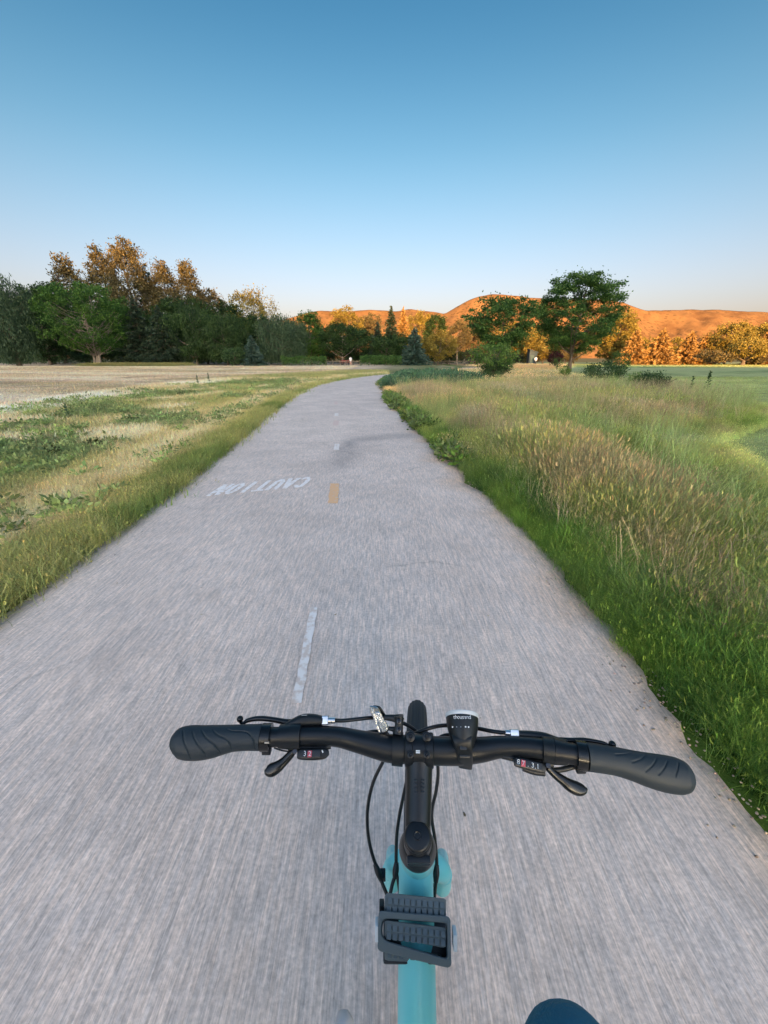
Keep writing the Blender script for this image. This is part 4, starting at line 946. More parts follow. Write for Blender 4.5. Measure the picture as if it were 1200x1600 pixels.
class MB:
    def __init__(s): s.v = []; s.f = []
    def add(s, V, F):
        b_ = len(s.v); s.v += [tuple(map(float, v)) for v in V]; s.f += [tuple(i + b_ for i in f) for f in F]; return s
    def rings(s, R_, closed=True, caps=True):
        n = len(R_[0]); V = [p for r in R_ for p in r]; F = []
        for i in range(len(R_) - 1):
            for j in range(n if closed else n - 1):
                F.append((i * n + j, i * n + (j + 1) % n, (i + 1) * n + (j + 1) % n, (i + 1) * n + j))
        if caps:
            F.append(tuple(reversed(range(n)))); F.append(tuple((len(R_) - 1) * n + j for j in range(n)))
        return s.add(V, F)
    def tube(s, P, r, segs=12, smooth=6, caps=True):
        P = np.array([list(p) for p in P], float); rr = np.array([r] * len(P) if np.isscalar(r) else r, float)
        if smooth > 1 and len(P) > 2:
            Q = catmull([np.append(p, q) for p, q in zip(P, rr)], smooth); P, rr = Q[:, :3], Q[:, 3]
        T = np.gradient(P, axis=0); T /= np.linalg.norm(T, axis=1)[:, None] + 1e-12
        u = np.cross(T[0], (0.3, 0.2, 0.93)); 
        if np.linalg.norm(u) < 1e-3: u = np.cross(T[0], (1, 0, 0))
        u /= np.linalg.norm(u); R_ = []
        for p, t, q in zip(P, T, rr):
            u = u - t * np.dot(u, t); u /= np.linalg.norm(u); w = np.cross(t, u)
            R_.append([p + q * (math.cos(a) * u + math.sin(a) * w) for a in np.linspace(0, 2 * math.pi, segs, endpoint=False)])
        return s.rings(R_, caps=caps)
    def ribbon(s, pts, depth, segs=20, power=2.0, smooth=5, dpx=None):
        """pts: (px, py, Z, width in photo pixels); cross-section a superellipse, its short axis along the line of sight"""
        Q = catmull([np.array(p, float) for p in pts], smooth) if smooth > 1 else np.array(pts, float)
        P = np.array([list(C(q[0], q[1], q[2])) for q in Q]); T = np.gradient(P, axis=0); T /= np.linalg.norm(T, axis=1)[:, None] + 1e-12
        R_ = []; N = len(Q)
        dd = np.interp(np.linspace(0, 1, N), np.linspace(0, 1, len(depth)), depth) if not np.isscalar(depth) else np.full(N, depth)
        for i, (p, t, q) in enumerate(zip(P, T, Q)):
            v = p - np.array(CAM); v /= np.linalg.norm(v); side = np.cross(v, t); side /= np.linalg.norm(side); dn = np.cross(t, side)
            a_ = max(q[3], 0.2) / 2 * q[2] / FPX; b_ = dd[i] / 2 * min(1.0, 0.35 + q[3] / 14.0)
            ring = []
            for k in np.linspace(0, 2 * math.pi, segs, endpoint=False):
                c, s_ = math.cos(k), math.sin(k)
                ring.append(p + side * a_ * math.copysign(abs(c) ** (2 / power), c) + dn * b_ * math.copysign(abs(s_) ** (2 / power), s_))
            R_.append(ring)
        return s.rings(R_)
    def lathe(s, prof, O, axis, segs=32, up=None):
        O = np.array(list(O)); a = np.array(list(axis), float); a /= np.linalg.norm(a)
        u = np.cross(a, (1, 0, 0) if abs(a[0]) < .9 else (0, 1, 0)); u /= np.linalg.norm(u); w = np.cross(a, u)
        R_ = [[O + a * h + max(r, 1e-5) * (math.cos(k) * u + math.sin(k) * w) for k in np.linspace(0, 2 * math.pi, segs, endpoint=False)] for h, r in prof]
        return s.rings(R_)
    def box(s, c, sx, sy, sz, X=(1, 0, 0), Y=(0, 1, 0), bev=0.0):
        X = Vector(X).normalized(); Y = Vector(Y); Zv = X.cross(Y).normalized(); Y = Zv.cross(X)
        bm = bmesh.new(); bmesh.ops.create_cube(bm, size=1.0)
        for v in bm.verts: v.co = Vector((v.co.x * sx, v.co.y * sy, v.co.z * sz))
        if bev: bmesh.ops.bevel(bm, geom=bm.edges[:], offset=bev, segments=2, affect='EDGES', profile=0.6)
        bm.verts.index_update(); c = Vector(c)
        V = [c + X * v.co.x + Y * v.co.y + Zv * v.co.z for v in bm.verts]; F = [[v.index for v in f.verts] for f in bm.faces]; bm.free()
        return s.add(V, F)
    def prism(s, poly, Z, depth, bev=0.0):
        """outline in photo pixels at camera depth Z, given real thickness along the line of sight"""
        P = [C(x, y, Z) for x, y in poly]; c = sum(P, Vector()) / len(P); d = (c - CAM).normalized() * depth; n = len(P)
        if bev:
            inn = [p + (c - p).normalized() * bev for p in P]; R_ = [[p + d * 0 for p in inn], [p + d.normalized() * bev for p in P], [p + d for p in P]]
        else: R_ = [P, [p + d for p in P]]
        return s.rings(R_)
    def frame(s, outer, inner, Z, depth, bev=0.0015):
        n = len(outer); O = [C(x, y, Z) for x, y in outer]; I_ = [C(x, y, Z) for x, y in inner]; c = sum(O, Vector()) / n; d = (c - CAM).normalized()
        loops = [[p + d * bev for p in O], [p + (q - p).normalized() * bev for p, q in zip(O, I_)], [q + (p - q).normalized() * bev for p, q in zip(O, I_)], [q + d * bev for q in I_], [q + d * depth for q in I_], [p + d * depth for p in O]]
        V = [p for l in loops for p in l]; F = []; m = len(loops)
        for i in range(m):
            for j in range(n):
                F.append((i * n + j, i * n + (j + 1) % n, ((i + 1) % m) * n + (j + 1) % n, ((i + 1) % m) * n + j))
        return s.add(V, F)
    def xform(s, M):
        s.v = [tuple(M @ Vector(v)) for v in s.v]; return s
    def build(s, name, mat, parent=None, ang=38, kind=None):
        m = bpy.data.meshes.new(name); off = Vector((0, 0, 0)); p = parent
        while p is not None: off = off + p.location; p = p.parent
        m.from_pydata([tuple(Vector(v) - off) for v in s.v], [], s.f); m.materials.append(mat)
        bm = bmesh.new(); bm.from_mesh(m); bmesh.ops.recalc_face_normals(bm, faces=bm.faces); bm.to_mesh(m); bm.free()
        m.polygons.foreach_set('use_smooth', np.ones(len(m.polygons), dtype=bool)); m.set_sharp_from_angle(angle=R(ang)); m.update()
        o = bpy.data.objects.new(name, m); link(o, parent)
        if kind: o['kind'] = kind
        return o

M_BLACK = simple_mat('satin_black_metal', (0.009, 0.011, 0.014), 0.36, bump=0.03, bscale=900, var=0.08)
M_PLAST = simple_mat('black_plastic', (0.010, 0.012, 0.014), 0.42, bump=0.06, bscale=1200, var=0.08)
M_GLOSS = simple_mat('polished_black', (0.008, 0.009, 0.010), 0.22, var=0.05, bscale=500)
M_GRIP = simple_mat('grip_rubber', (0.019, 0.029, 0.037), 0.56, bump=0.14, bscale=1800, var=0.06)
M_PEDAL = simple_mat('grey_rubber', (0.125, 0.16, 0.178), 0.62, bump=0.2, bscale=1300, var=0.06)
M_CABLE = simple_mat('cable_housing', (0.012, 0.012, 0.013), 0.33)
M_SILV = simple_mat('bright_aluminium', (0.80, 0.81, 0.82), 0.28, metal=1.0, bump=0.05, bscale=900)
M_STEEL = simple_mat('dark_steel', (0.10, 0.10, 0.11), 0.35, metal=1.0)
M_WHITE = simple_mat('white_plastic', (0.80, 0.80, 0.79), 0.35)
M_RED = simple_mat('red_print', (0.62, 0.08, 0.12), 0.5)
M_INK = simple_mat('white_print', (0.78, 0.80, 0.82), 0.5)
M_GREYINK = simple_mat('grey_print', (0.30, 0.32, 0.34), 0.5)
M_TYRE = simple_mat('tyre_rubber', (0.030, 0.033, 0.036), 0.75, bump=0.2, bscale=900)
m_teal, nt, b = new_mat('turquoise_paint')
b.inputs['Base Color'].default_value = (0.21, 0.76, 0.775, 1); b.inputs['Roughness'].default_value = 0.42
b.inputs['Coat Weight'].default_value = 0.35; b.inputs['Coat Roughness'].default_value = 0.25
M_TEAL = m_teal
M_LENS = simple_mat('clear_reflector_lens', (0.78, 0.80, 0.82), 0.16, bump=0.0, spec=0.8)
nt = M_LENS.node_tree; b = nt.nodes['Principled BSDF']; b.inputs['Metallic'].default_value = 0.55
tc = nt.nodes.new('ShaderNodeTexCoord'); vo = nt.nodes.new('ShaderNodeTexVoronoi'); vo.inputs['Scale'].default_value = 420
bp = nt.nodes.new('ShaderNodeBump'); bp.inputs['Strength'].default_value = 0.7; bp.inputs['Distance'].default_value = 0.001
nt.links.new(tc.outputs['Object'], vo.inputs['Vector']); nt.links.new(vo.outputs['Distance'], bp.inputs['Height']); nt.links.new(bp.outputs[0], b.inputs['Normal'])

FX = 0.0                                     # the frame is laid out in its own upright plane, then turned a little right and leaned
TM = Matrix.Translation(CAM) @ Matrix.Rotation(R(-4.45), 4, 'Z') @ Matrix.Rotation(R(-1.72), 4, 'Y') @ Matrix.Translation(-CAM)
bike = empty('bicycle', (0.05, 0.05, 0.03), 'turquoise city bicycle with black straight handlebar seen from the saddle', 'bicycle')

def part(mb, name, mat, parent=None, ang=38, kind=None): return mb.build(name, mat, parent or bike, ang, kind)

# --- handlebar
HB = [(300, 1158, .487, .0111), (412, 1152.5, .4885, .0111), (470, 1149.8, .491, .0111), (522, 1150.5, .494, .0113), (557, 1157.8, .497, .0127), (592, 1166, .4975, .0148), (613, 1169.5, .497, .0159),
      (655, 1171.5, .495, .0159), (690, 1173.2, .4915, .0159), (720, 1173, .489, .0157), (752, 1171, .485, .0138), (781, 1167, .479, .0119), (814, 1167, .473, .0112), (847, 1170, .467, .0111), (898, 1178.5, .458, .0111), (917, 1182, .455, .0111), (1050, 1205, .443, .0111)]
bar = part(MB().tube([C(*h[:3]) for h in HB], [h[3] for h in HB], 28, 8), 'handlebar', M_BLACK)

def grip(pts, grooves, depth, label=None):
    mb = MB().ribbon(pts, depth, segs=110, power=2.25, smooth=26)
    V = np.array(mb.v)
    d = V - np.array(CAM); Z = d @ np.array(FWD); qx = 600 + FPX * d[:, 0] / Z; qy = 800 + FPX * (d @ np.array(DWN)) / Z
    ctr = V.mean(0); 
    push = np.zeros(len(V))
    for G in grooves:
        G = catmull([np.array(p, float) for p in G], 14)
        dist = np.full(len(V), 1e9); tpar = np.zeros(len(V))
        for i in range(len(G) - 1):
            a, b_ = G[i], G[i + 1]; ab = b_ - a; t = np.clip(((qx - a[0]) * ab[0] + (qy - a[1]) * ab[1]) / (ab @ ab + 1e-9), 0, 1)
            dd = np.hypot(qx - a[0] - t * ab[0], qy - a[1] - t * ab[1]); m_ = dd < dist; dist[m_] = dd[m_]; tpar[m_] = (i + t[m_]) / (len(G) - 1)
        depth_ = 0.0013 * np.exp(-(dist / 1.0) ** 2) * sstep(0, .12, tpar)
        step_ = 0.0
        push = np.maximum(push, depth_)
    mb.v = [tuple(v) for v in V + (d / np.linalg.norm(d, axis=1)[:, None]) * push[:, None]]
    o = part(mb, 'grip', M_GRIP, ang=60)
    if label: o['label'] = label
    return o
gl = grip([(274, 1161, .486, 24), (277.5, 1160.3, .486, 35), (284, 1159.6, .486, 44), (296, 1160.2, .486, 48.5), (312, 1160.4, .4865, 48.8), (330, 1158.8, .487, 46.5), (348, 1155.8, .4872, 41.8), (365, 1153.3, .4875, 37.8), (385, 1152.2, .488, 36.6), (400, 1152, .4883, 37), (409, 1152, .4885, 37.5)],
     [[(285.8, 1139.5), (287.5, 1158), (298, 1184)], [(300, 1141.5), (306, 1158), (322, 1181)], [(314, 1138.5), (321, 1151), (334, 1163), (345, 1176)], [(331, 1138.5), (340, 1148), (355, 1156), (362, 1170)], [(352, 1138), (364, 1142.5), (385, 1144), (395, 1154), (398.5, 1169)]], [.026, .032, .033, .031, .030, .0295])
gr = grip([(915.5, 1182.2, .4555, 40), (935, 1185, .4535, 39.6), (960, 1189, .451, 40), (985, 1195.3, .4485, 42.5), (1010, 1202.3, .446, 47.5), (1035, 1208, .4435, 51.2), (1055, 1211.4, .4415, 50.8), (1064, 1212.7, .4406, 47.5), (1071.5, 1213.8, .4399, 41), (1075.5, 1214.4, .4396, 28)],
     [[(1060.5, 1190.5), (1059, 1201), (1055.5, 1212)], [(1043.5, 1188), (1037, 1201), (1029, 1210)], [(1027, 1183.5), (1020, 1195), (1009, 1205)], [(1010, 1178.5), (1001, 1186), (988, 1191)], [(993, 1175), (977, 1178), (962, 1179)]], [.0295, .030, .031, .033, .033, .026])
# clamp rings at the grips' inner ends
for (a, b_) in (((409.5, 1152, .4885, 40), (423.5, 1152, .489, 40)), ((899.5, 1179, .458, 41), (915, 1181.8, .4555, 42))):
    r_ = part(MB().ribbon([a, b_], .0315, 32, 2.0, 1), 'grip_clamp', M_GLOSS)
    mx_, my_ = (a[0] + b_[0]) / 2, (a[1] + b_[1]) / 2
    MB().box(C(mx_, my_ + 20, a[2] - .004), .011, .008, .009, bev=.0015).build('clamp_lug', M_PLAST, r_)
    if a[0] < 600: MB().box(C(416.8, 1160, .4733), .0052, .0018, .0016, Y=DWN).build('screw', M_SILV, r_)

# --- brake levers
def brake(body, blade, ball, band1, band2, barrel, nut, label):
    lev = part(MB().ribbon(body, .017, 22, 2.6), 'brake_lever', M_PLAST); lev['label'] = label
    b1 = MB().ribbon(band1, .033, 32, 2.0, 1).build('clamp_band', M_BLACK, lev)
    b2 = MB().ribbon(band2, .0335, 32, 2.0, 1).build('clamp_band', M_PLAST, lev)
    MB().ribbon(blade, .009, 16, 2.3).lathe([(-.004, .0001), (-.0036, .002), (-.002, .0036), (0, .0041), (.002, .0036), (.0036, .002), (.004, .0001)], C(*ball), (C(*ball) - CAM), 16).build('lever_blade', M_GLOSS, lev)
    MB().ribbon(barrel, .011, 12, 5, 1).build('adjuster_barrel', M_SILV, lev)
    MB().ribbon(nut, .0075, 12, 2.2, 1).build('adjuster_tip', M_SILV, lev)
    return lev
lb = brake([(505, 1126.3, .502, 13.5), (489, 1125, .502, 17.5), (474, 1125.5, .50, 18), (460, 1130, .498, 15), (446, 1135, .496, 9)],
      [(374.8, 1124.5, .505, 6), (376.5, 1128.5, .5055, 5.5), (381, 1129.8, .506, 5), (386, 1126.2, .507, 6.5), (398, 1123.2, .508, 7.5), (412, 1122.8, .508, 8), (430, 1125, .507, 8), (446, 1128, .505, 9), (462, 1129, .503, 10)], (375, 1123.5, .505),
      [(436.8, 1150.5, .4895, 34), (454.3, 1150, .4905, 37)], [(454.8, 1149.8, .4905, 38), (470.5, 1149.5, .491, 37)], [(504, 1125.6, .50, 13.5), (513, 1125.3, .50, 13.5)], [(513, 1125.4, .50, 9), (523.5, 1125.6, .50, 9)], 'left brake lever with silver cable adjuster')
rb = brake([(809, 1147, .487, 10.5), (828, 1148.6, .486, 12.5), (850, 1152, .483, 14), (868, 1157, .48, 12), (886, 1161, .476, 9)],
      [(956.5, 1163.5, .469, 6), (955, 1167, .4695, 5), (951, 1167, .470, 5), (946, 1162.5, .471, 6), (931, 1158.8, .473, 6.5), (912, 1156.6, .476, 7.5), (892, 1157, .479, 8), (872, 1156, .482, 8)], (956.5, 1163, .469),
      [(865.5, 1173.2, .4635, 38), (884.5, 1176.4, .460, 34)], [(847.5, 1170.3, .467, 35), (865, 1173, .4638, 38)], [(797, 1145.5, .4875, 11.5), (809.5, 1146.5, .4865, 12)], [(789.5, 1145, .488, 9), (797, 1145.5, .4875, 9.5)], 'right brake lever with silver cable adjuster')
# plain maker's stripe on the lever bodies
MB().ribbon([(471, 1117.6, .4925, 1.2), (480, 1117.3, .4925, 1.2)], .0008, 8, 3, 1).build('printed_line', M_GREYINK, lb)

# --- gear shifters
def glyph(ch, cx, cy, h, Z, mat, parent, ang=0.0):
    cu = bpy.data.curves.new('digit', 'FONT'); cu.body = ch; cu.size = 1.0; cu.extrude = 0.02; cu.align_x = 'CENTER'; cu.align_y = 'CENTER'
    ob = bpy.data.objects.new('digit', cu); SC.objects.link(ob)
    dg = bpy.context.evaluated_depsgraph_get(); me = bpy.data.meshes.new_from_object(ob.evaluated_get(dg)); SC.objects.unlink(ob); bpy.data.objects.remove(ob); bpy.data.curves.remove(cu)
    k = h * Z / FPX / 0.70; p = C(cx, cy, Z); v = (p - CAM).normalized(); X = RGT.copy() * math.cos(ang) + DWN * math.sin(ang); Y = v.cross(X).normalized(); Y = Y if Y.dot(DWN) < 0 else -Y
    X = (X - v * X.dot(v)).normalized()
    off = Vector((0, 0, 0)); q = parent
    while q is not None: off += q.location; q = q.parent
    for vt in me.vertices: vt.co = p + X * vt.co.x * k + Y * vt.co.y * k - v * vt.co.z * k - off
    me.name = 'digit'; me.materials.clear(); me.materials.append(mat)
    o = bpy.data.objects.new('digit' if len(ch) == 1 else 'wordmark', me); link(o, parent); return o
ls = part(MB().ribbon([(468, 1178, .486, 12), (472, 1178, .4855, 16), (490, 1178.2, .4855, 17), (505, 1177.2, .486, 16), (510, 1176.6, .4865, 12), (511.5, 1176.3, .487, 4)], .013, 24, 4.5), 'shifter', M_PLAST); ls['label'] = 'left gear shifter with indicator window reading two'
MB().ribbon([(452, 1166, .492, 12), (470, 1169, .492, 12), (500, 1168.5, .494, 11), (517, 1166, .496, 7)], .016, 16, 2.6).build('mount', M_PLAST, ls)
MB().ribbon([(471.5, 1178.2, .4787, 10), (501, 1177.4, .4787, 10.5)], .0012, 16, 6, 1).build('indicator_window', M_GLOSS, ls)
MB().ribbon([(480.8, 1178, .4779, 9), (487.2, 1177.9, .4779, 9)], .0008, 12, 6, 1).build('indicator_marker', M_RED, ls)
glyph('3', 476.3, 1177.6, 6.5, .4776, M_INK, ls); glyph('2', 484, 1177.8, 6.5, .4770, M_INK, ls)
MB().ribbon([(503.2, 1172, .4775, 1.6), (504.6, 1176, .4775, 2.2)], .0006, 8, 3, 1).build('indicator_tick', M_INK, ls)
MB().ribbon([(462, 1170.5, .489, 8), (454, 1179, .487, 12), (444, 1189.5, .484, 13.5), (434, 1198, .481, 17), (424.5, 1203, .480, 19.5), (417.5, 1204.5, .480, 14), (413.6, 1204, .480, 4)], .0095, 20, 2.5).build('thumb_lever', M_GLOSS, ls)
MB().lathe([(0, .0001), (.0002, .0026), (.002, .0029), (.006, .0029)], C(460.6, 1174.3, .479), C(460.6, 1174.3, .479) - CAM, 16).build('pivot_screw', M_STEEL, ls)
MB().ribbon([(428, 1168.5, .487, 2.2), (440, 1172.5, .487, 2.4), (456, 1175, .487, 2.6)], .0018, 8, 2).build('release_lever', M_GLOSS, ls)

rs = part(MB().ribbon([(802.5, 1190.5, .466, 6), (805, 1190, .466, 13), (815, 1191.5, .4655, 16), (832, 1196, .4645, 16), (846, 1199.5, .4635, 15.5), (850, 1200.5, .4632, 10)], .013, 24, 4.5), 'shifter', M_PLAST); rs['label'] = 'right gear shifter with numbered indicator window'
MB().ribbon([(784, 1182, .474, 7), (800, 1184.5, .472, 9), (830, 1190, .470, 12), (862, 1193, .468, 14)], .016, 16, 2.6).build('mount', M_PLAST, rs)
MB().ribbon([(818, 1201, .469, 8), (834, 1206, .467, 9), (850, 1208, .466, 9)], .012, 16, 2.5).build('lower_cover', M_PLAST, rs)
MB().ribbon([(805.5, 1189.6, .4588, 10.5), (846, 1198.6, .4565, 10.5)], .0012, 16, 6, 1).build('indicator_window', M_GLOSS, rs)
MB().ribbon([(814.5, 1192, .4577, 9), (821, 1193.4, .4573, 9)], .0008, 12, 6, 1).build('indicator_marker', M_RED, rs)
for ch, x_, y_, Z_ in (('8', 810, 1190.6, .4578), ('.', 825, 1194.5, .4568), ('3', 832.4, 1196, .4562), ('.', 836.5, 1198, .4560), ('1', 840.5, 1197.8, .4558)): glyph(ch, x_, y_, 6.5, Z_ - .0008, M_INK, rs, 0.2)
glyph('7', 817.8, 1192.8, 6.0, .4564, M_INK, rs, 0.2)
MB().ribbon([(856, 1199, .465, 11), (867, 1210, .462, 12), (879, 1219, .459, 14.5), (891, 1227.5, .456, 18.5), (903, 1232.5, .455, 19.5), (911.5, 1233.5, .455, 14), (916.8, 1233, .455, 4)], .0095, 20, 2.5).build('thumb_lever', M_GLOSS, rs)
MB().ribbon([(858, 1203.5, .466, 7), (877, 1202.5, .465, 8), (897, 1197.2, .464, 8.5)], .007, 14, 2.3).build('release_lever', M_PLAST, rs)
MB().lathe([(0, .0001), (.0002, .0026), (.002, .0029), (.006, .0029)], C(856.7, 1196, .456), C(856.7, 1196, .456) - CAM, 16).build('pivot_screw', M_STEEL, rs)

# --- stem, its clamp and bolts
stem = part(MB().ribbon([(655, 1184, .4925, 45), (654.6, 1200, .488, 42), (654, 1240, .4755, 41), (653, 1275, .464, 41), (652.5, 1294, .4585, 40), (652.5, 1300, .457, 38)], .031, 32, 2.15), 'stem', M_BLACK)
ax_bar = (C(*HB[8][:3]) - C(*HB[6][:3])).normalized()
MB().lathe([(-.0175, .0188), (-.0165, .0196), (-.0085, .0196), (-.0078, .0182), (.0078, .0182), (.0085, .0196), (.0165, .0196), (.0175, .0188)], C(655, 1171.5, .4952), ax_bar, 36).build('bar_clamp', M_BLACK, stem)
for bx in (641.6, 667):
    for by, bz in ((1151, .478), (1179, .4735)):
        v_ = (C(bx, by, bz) - CAM).normalized()
        MB().lathe([(0.0012, .0012), (0, .0022), (.0004, .0037), (.001, .0040), (.010, .0040), (.0105, .0055), (.016, .0055)], C(bx, by, bz), v_, 18).build('clamp_bolt', M_BLACK, stem)
MB().ribbon([(649.8, 1173.2, .4715, 2), (656.2, 1173.2, .4715, 2)], .0006, 8, 4, 1).ribbon([(649.8, 1176, .4715, 2), (656.2, 1176, .4715, 2)], .0006, 8, 4, 1).build('printed_mark', M_INK, stem)
# raised bars of faint tone-on-tone lettering down the stem
for q, yy in enumerate((1219, 1225, 1231, 1237)):
    mb = MB()
    Zs = np.interp(yy, [1200, 1240], [.488, .4755]) - .0162
    mb.ribbon([(647, yy, Zs + .0016, 2.2), (651.5, yy, Zs + .0006, 2.2)], .0008, 8, 4, 1); mb.ribbon([(658, yy, Zs + .0005, 2.2), (663, yy, Zs + .0019, 2.2)], .0008, 8, 4, 1)
    mb.build('embossed_letter', M_GLOSS, stem)

# --- steerer: cap, clamp, spacers, head tube, fork
P0 = C(652.5, 1306.5, .440); AXL = Vector((0, math.cos(R(70)), -math.sin(R(70)))); AX = (TM.to_3x3() @ AXL).normalized(); P0L = TM.inverted() @ P0; P0L.x = 0
def S_(t): return P0 + AX * t
cap = part(MB().lathe([(-.0012, .0001), (-.0012, .0118), (-.0004, .0136), (.0014, .0147), (.006, .0149)], P0, AX, 40), 'top_cap', M_BLACK)
MB().lathe([(.0004, .0001), (.0003, .0028), (-.0018, .0030), (-.0022, .0036), (-.0020, .0043), (-.0010, .0046)], P0, AX, 24).build('cap_bolt', M_GLOSS, cap)
MB().lathe([(.0060, .0152), (.0075, .0160), (.038, .0162), (.040, .0155)], P0, AX, 36).build('steerer_clamp', M_BLACK, stem)
for q in (.016, .030):
    MB().box(S_(q) + Vector((0, -.0165, -.006)), .026, .007, .0075, X=(1, 0, 0), Y=(0, .94, .34), bev=.0015).build('pinch_bolt', M_BLACK, stem)
part(MB().lathe([(.0395, .0165), (.041, .0178), (.052, .0200), (.064, .0222), (.070, .0227), (.072, .0215)], P0, AX, 40), 'headset_spacer', M_PLAST)
HT0, HT1 = .0715, .185
part(MB().lathe([(HT0, .0208), (HT0 + .002, .0220), (HT0 + .02, .0220), (HT0 + .05, .0222), (HT1 - .02, .0230), (HT1 - .003, .0245), (HT1, .0235)], P0, AX, 40), 'head_tube', M_TEAL)
part(MB().lathe([(HT1, .0235), (HT1 + .008, .0245), (HT1 + .010, .022)], P0, AX, 36), 'headset_cup', M_BLACK)
def SL(t): return P0L + AXL * t
FR = HT1 + .012
ax_t = (P0L.z - (.03 + .351) ) / math.sin(R(70))
axle = SL(ax_t) + Vector((0, .048, 0)); axle.z = .03 + .351; axle.x = 0
cr_ = SL(FR + .014)
mbk = MB().tube([cr_ + Vector((-.038, .006, -.026)), cr_ + Vector((-.034, .001, -.004)), cr_ + Vector((-.018, 0, .006)), cr_ + Vector((.018, 0, .006)), cr_ + Vector((.034, .001, -.004)), cr_ + Vector((.038, .006, -.026))], [.0125, .0145, .0185, .0185, .0145, .0125], 22, 8)
mbk.lathe([(FR - .004, .021), (FR, .0228), (FR + .02, .0225)], P0L, AXL, 30)
for sx in (-1, 1):
    mbk.tube([cr_ + Vector((sx * .038, .005, -.020)), cr_ + Vector((sx * .0405, .035, -.11)), axle + Vector((sx * .050, -.035, .13)), axle + Vector((sx * .052, 0, .0))], [.0135, .0135, .0125, .010], 18, 8)
fork = part(mbk.xform(TM), 'fork', M_TEAL)

def wheel(name, ctr, M, label):
    t = .0235; Rr = .351; prof = []
    for k in range(65):
        a = 2 * math.pi * k / 64; rib = 0.0
        outer = math.cos(a)
        if outer > 0.1: rib = -0.0011 * (math.sin(a * 15) > 0.35)
        prof.append((math.sin(a) * (t + rib), (Rr - t) + outer * (t + rib)))
    rings_ = []
    for j in range(120):
        th_ = 2 * math.pi * j / 120
        rings_.append([Vector(ctr) + Vector((h, r * math.cos(th_), r * math.sin(th_))) for h, r in prof[:-1]])
    mb = MB(); n = 64; V = [p for r in rings_ for p in r]; F = []
    for i in range(120):
        for j in range(n): F.append((i * n + j, i * n + (j + 1) % n, ((i + 1) % 120) * n + (j + 1) % n, ((i + 1) % 120) * n + j))
    mb.add(V, F).xform(M)
    w = part(mb, name, M_TYRE, ang=25); w['label'] = label
    mr_ = MB()
    rp = [(-.013, .312), (-.013, .300), (-.006, .292), (.006, .292), (.013, .300), (.013, .312)]
    R_ = [[Vector(ctr) + Vector((h, r * math.cos(2 * math.pi * j / 96), r * math.sin(2 * math.pi * j / 96))) for h, r in rp] for j in range(97)]
    mr_.rings(R_, caps=False).xform(M).build('rim', M_BLACK, w)
    MB().lathe([(-.05, .008), (-.045, .018), (-.03, .026), (-.026, .014), (.026, .014), (.03, .026), (.045, .018), (.05, .008)], ctr, (1, 0, 0), 24).xform(M).build('hub', M_BLACK, w)
    for k in range(32):
        a = 2 * math.pi * k / 32; s_ = 1 if k % 2 else -1; a2 = a + (.5 if k % 4 < 2 else -.5)
        MB().tube([Vector(ctr) + Vector((s_ * .028, .024 * math.cos(a2), .024 * math.sin(a2))), Vector(ctr) + Vector((0, .293 * math.cos(a), .293 * math.sin(a)))], .0011, 5, 1).xform(M).build('spoke', M_STEEL, w)
    return w
wheel('front_wheel', axle, TM, 'front wheel with ribbed black tyre')
RAX = Vector((FX, -.50, .03 + .351))
wheel('rear_wheel', RAX, TM, 'rear wheel behind the rider')

# --- frame
BB = Vector((FX, -.055, .31)); ST = Vector((FX, -.235, .76))
dt0 = SL(HT0 + .052)
part(MB().tube([dt0 + Vector((-.002, .012, -.004)), dt0 * .7 + BB * .3, BB], [.0222, .0236, .0236], 28, 10).xform(TM), 'down_tube', M_TEAL)
part(MB().tube([BB, ST], [.0175, .0165], 20, 1).xform(TM), 'seat_tube', M_TEAL)
for sx in (-1, 1):
    part(MB().tube([BB + Vector((sx * .02, -.02, 0)), BB + Vector((sx * .045, -.17, .02)), RAX + Vector((sx * .064, 0, 0))], [.011, .011, .009], 12, 6).xform(TM), 'chainstay', M_TEAL)
    part(MB().tube([ST + Vector((sx * .012, 0, -.03)), ST + Vector((sx * .05, -.11, -.13)), RAX + Vector((sx * .066, 0, 0))], [.009, .009, .008], 12, 6).xform(TM), 'seatstay', M_TEAL)
part(MB().lathe([(-.036, .019), (-.034, .021), (.034, .021), (.036, .019)], BB, (1, 0, 0), 24).xform(TM), 'bottom_bracket', M_BLACK)
part(MB().tube([ST + Vector((0, 0, -.03)), Vector((FX, -.325, .93))], .0136, 16, 1).xform(TM), 'seatpost', M_BLACK)
sd = []
for y_, w_, h_, z_ in ((-.47, .02, .02, .968), (-.455, .075, .035, .966), (-.42, .085, .045, .964), (-.36, .070, .046, .960), (-.30, .038, .042, .957), (-.24, .024, .036, .957), (-.20, .018, .028, .956), (-.185, .008, .012, .954)):
    sd.append([Vector((FX + w_ * math.cos(a), y_, z_ + (h_ * .45 if math.sin(a) > 0 else h_ * .75) * math.sin(a))) for a in np.linspace(0, 2 * math.pi, 24, endpoint=False)])
part(MB().rings(sd).xform(TM), 'saddle', M_PLAST)
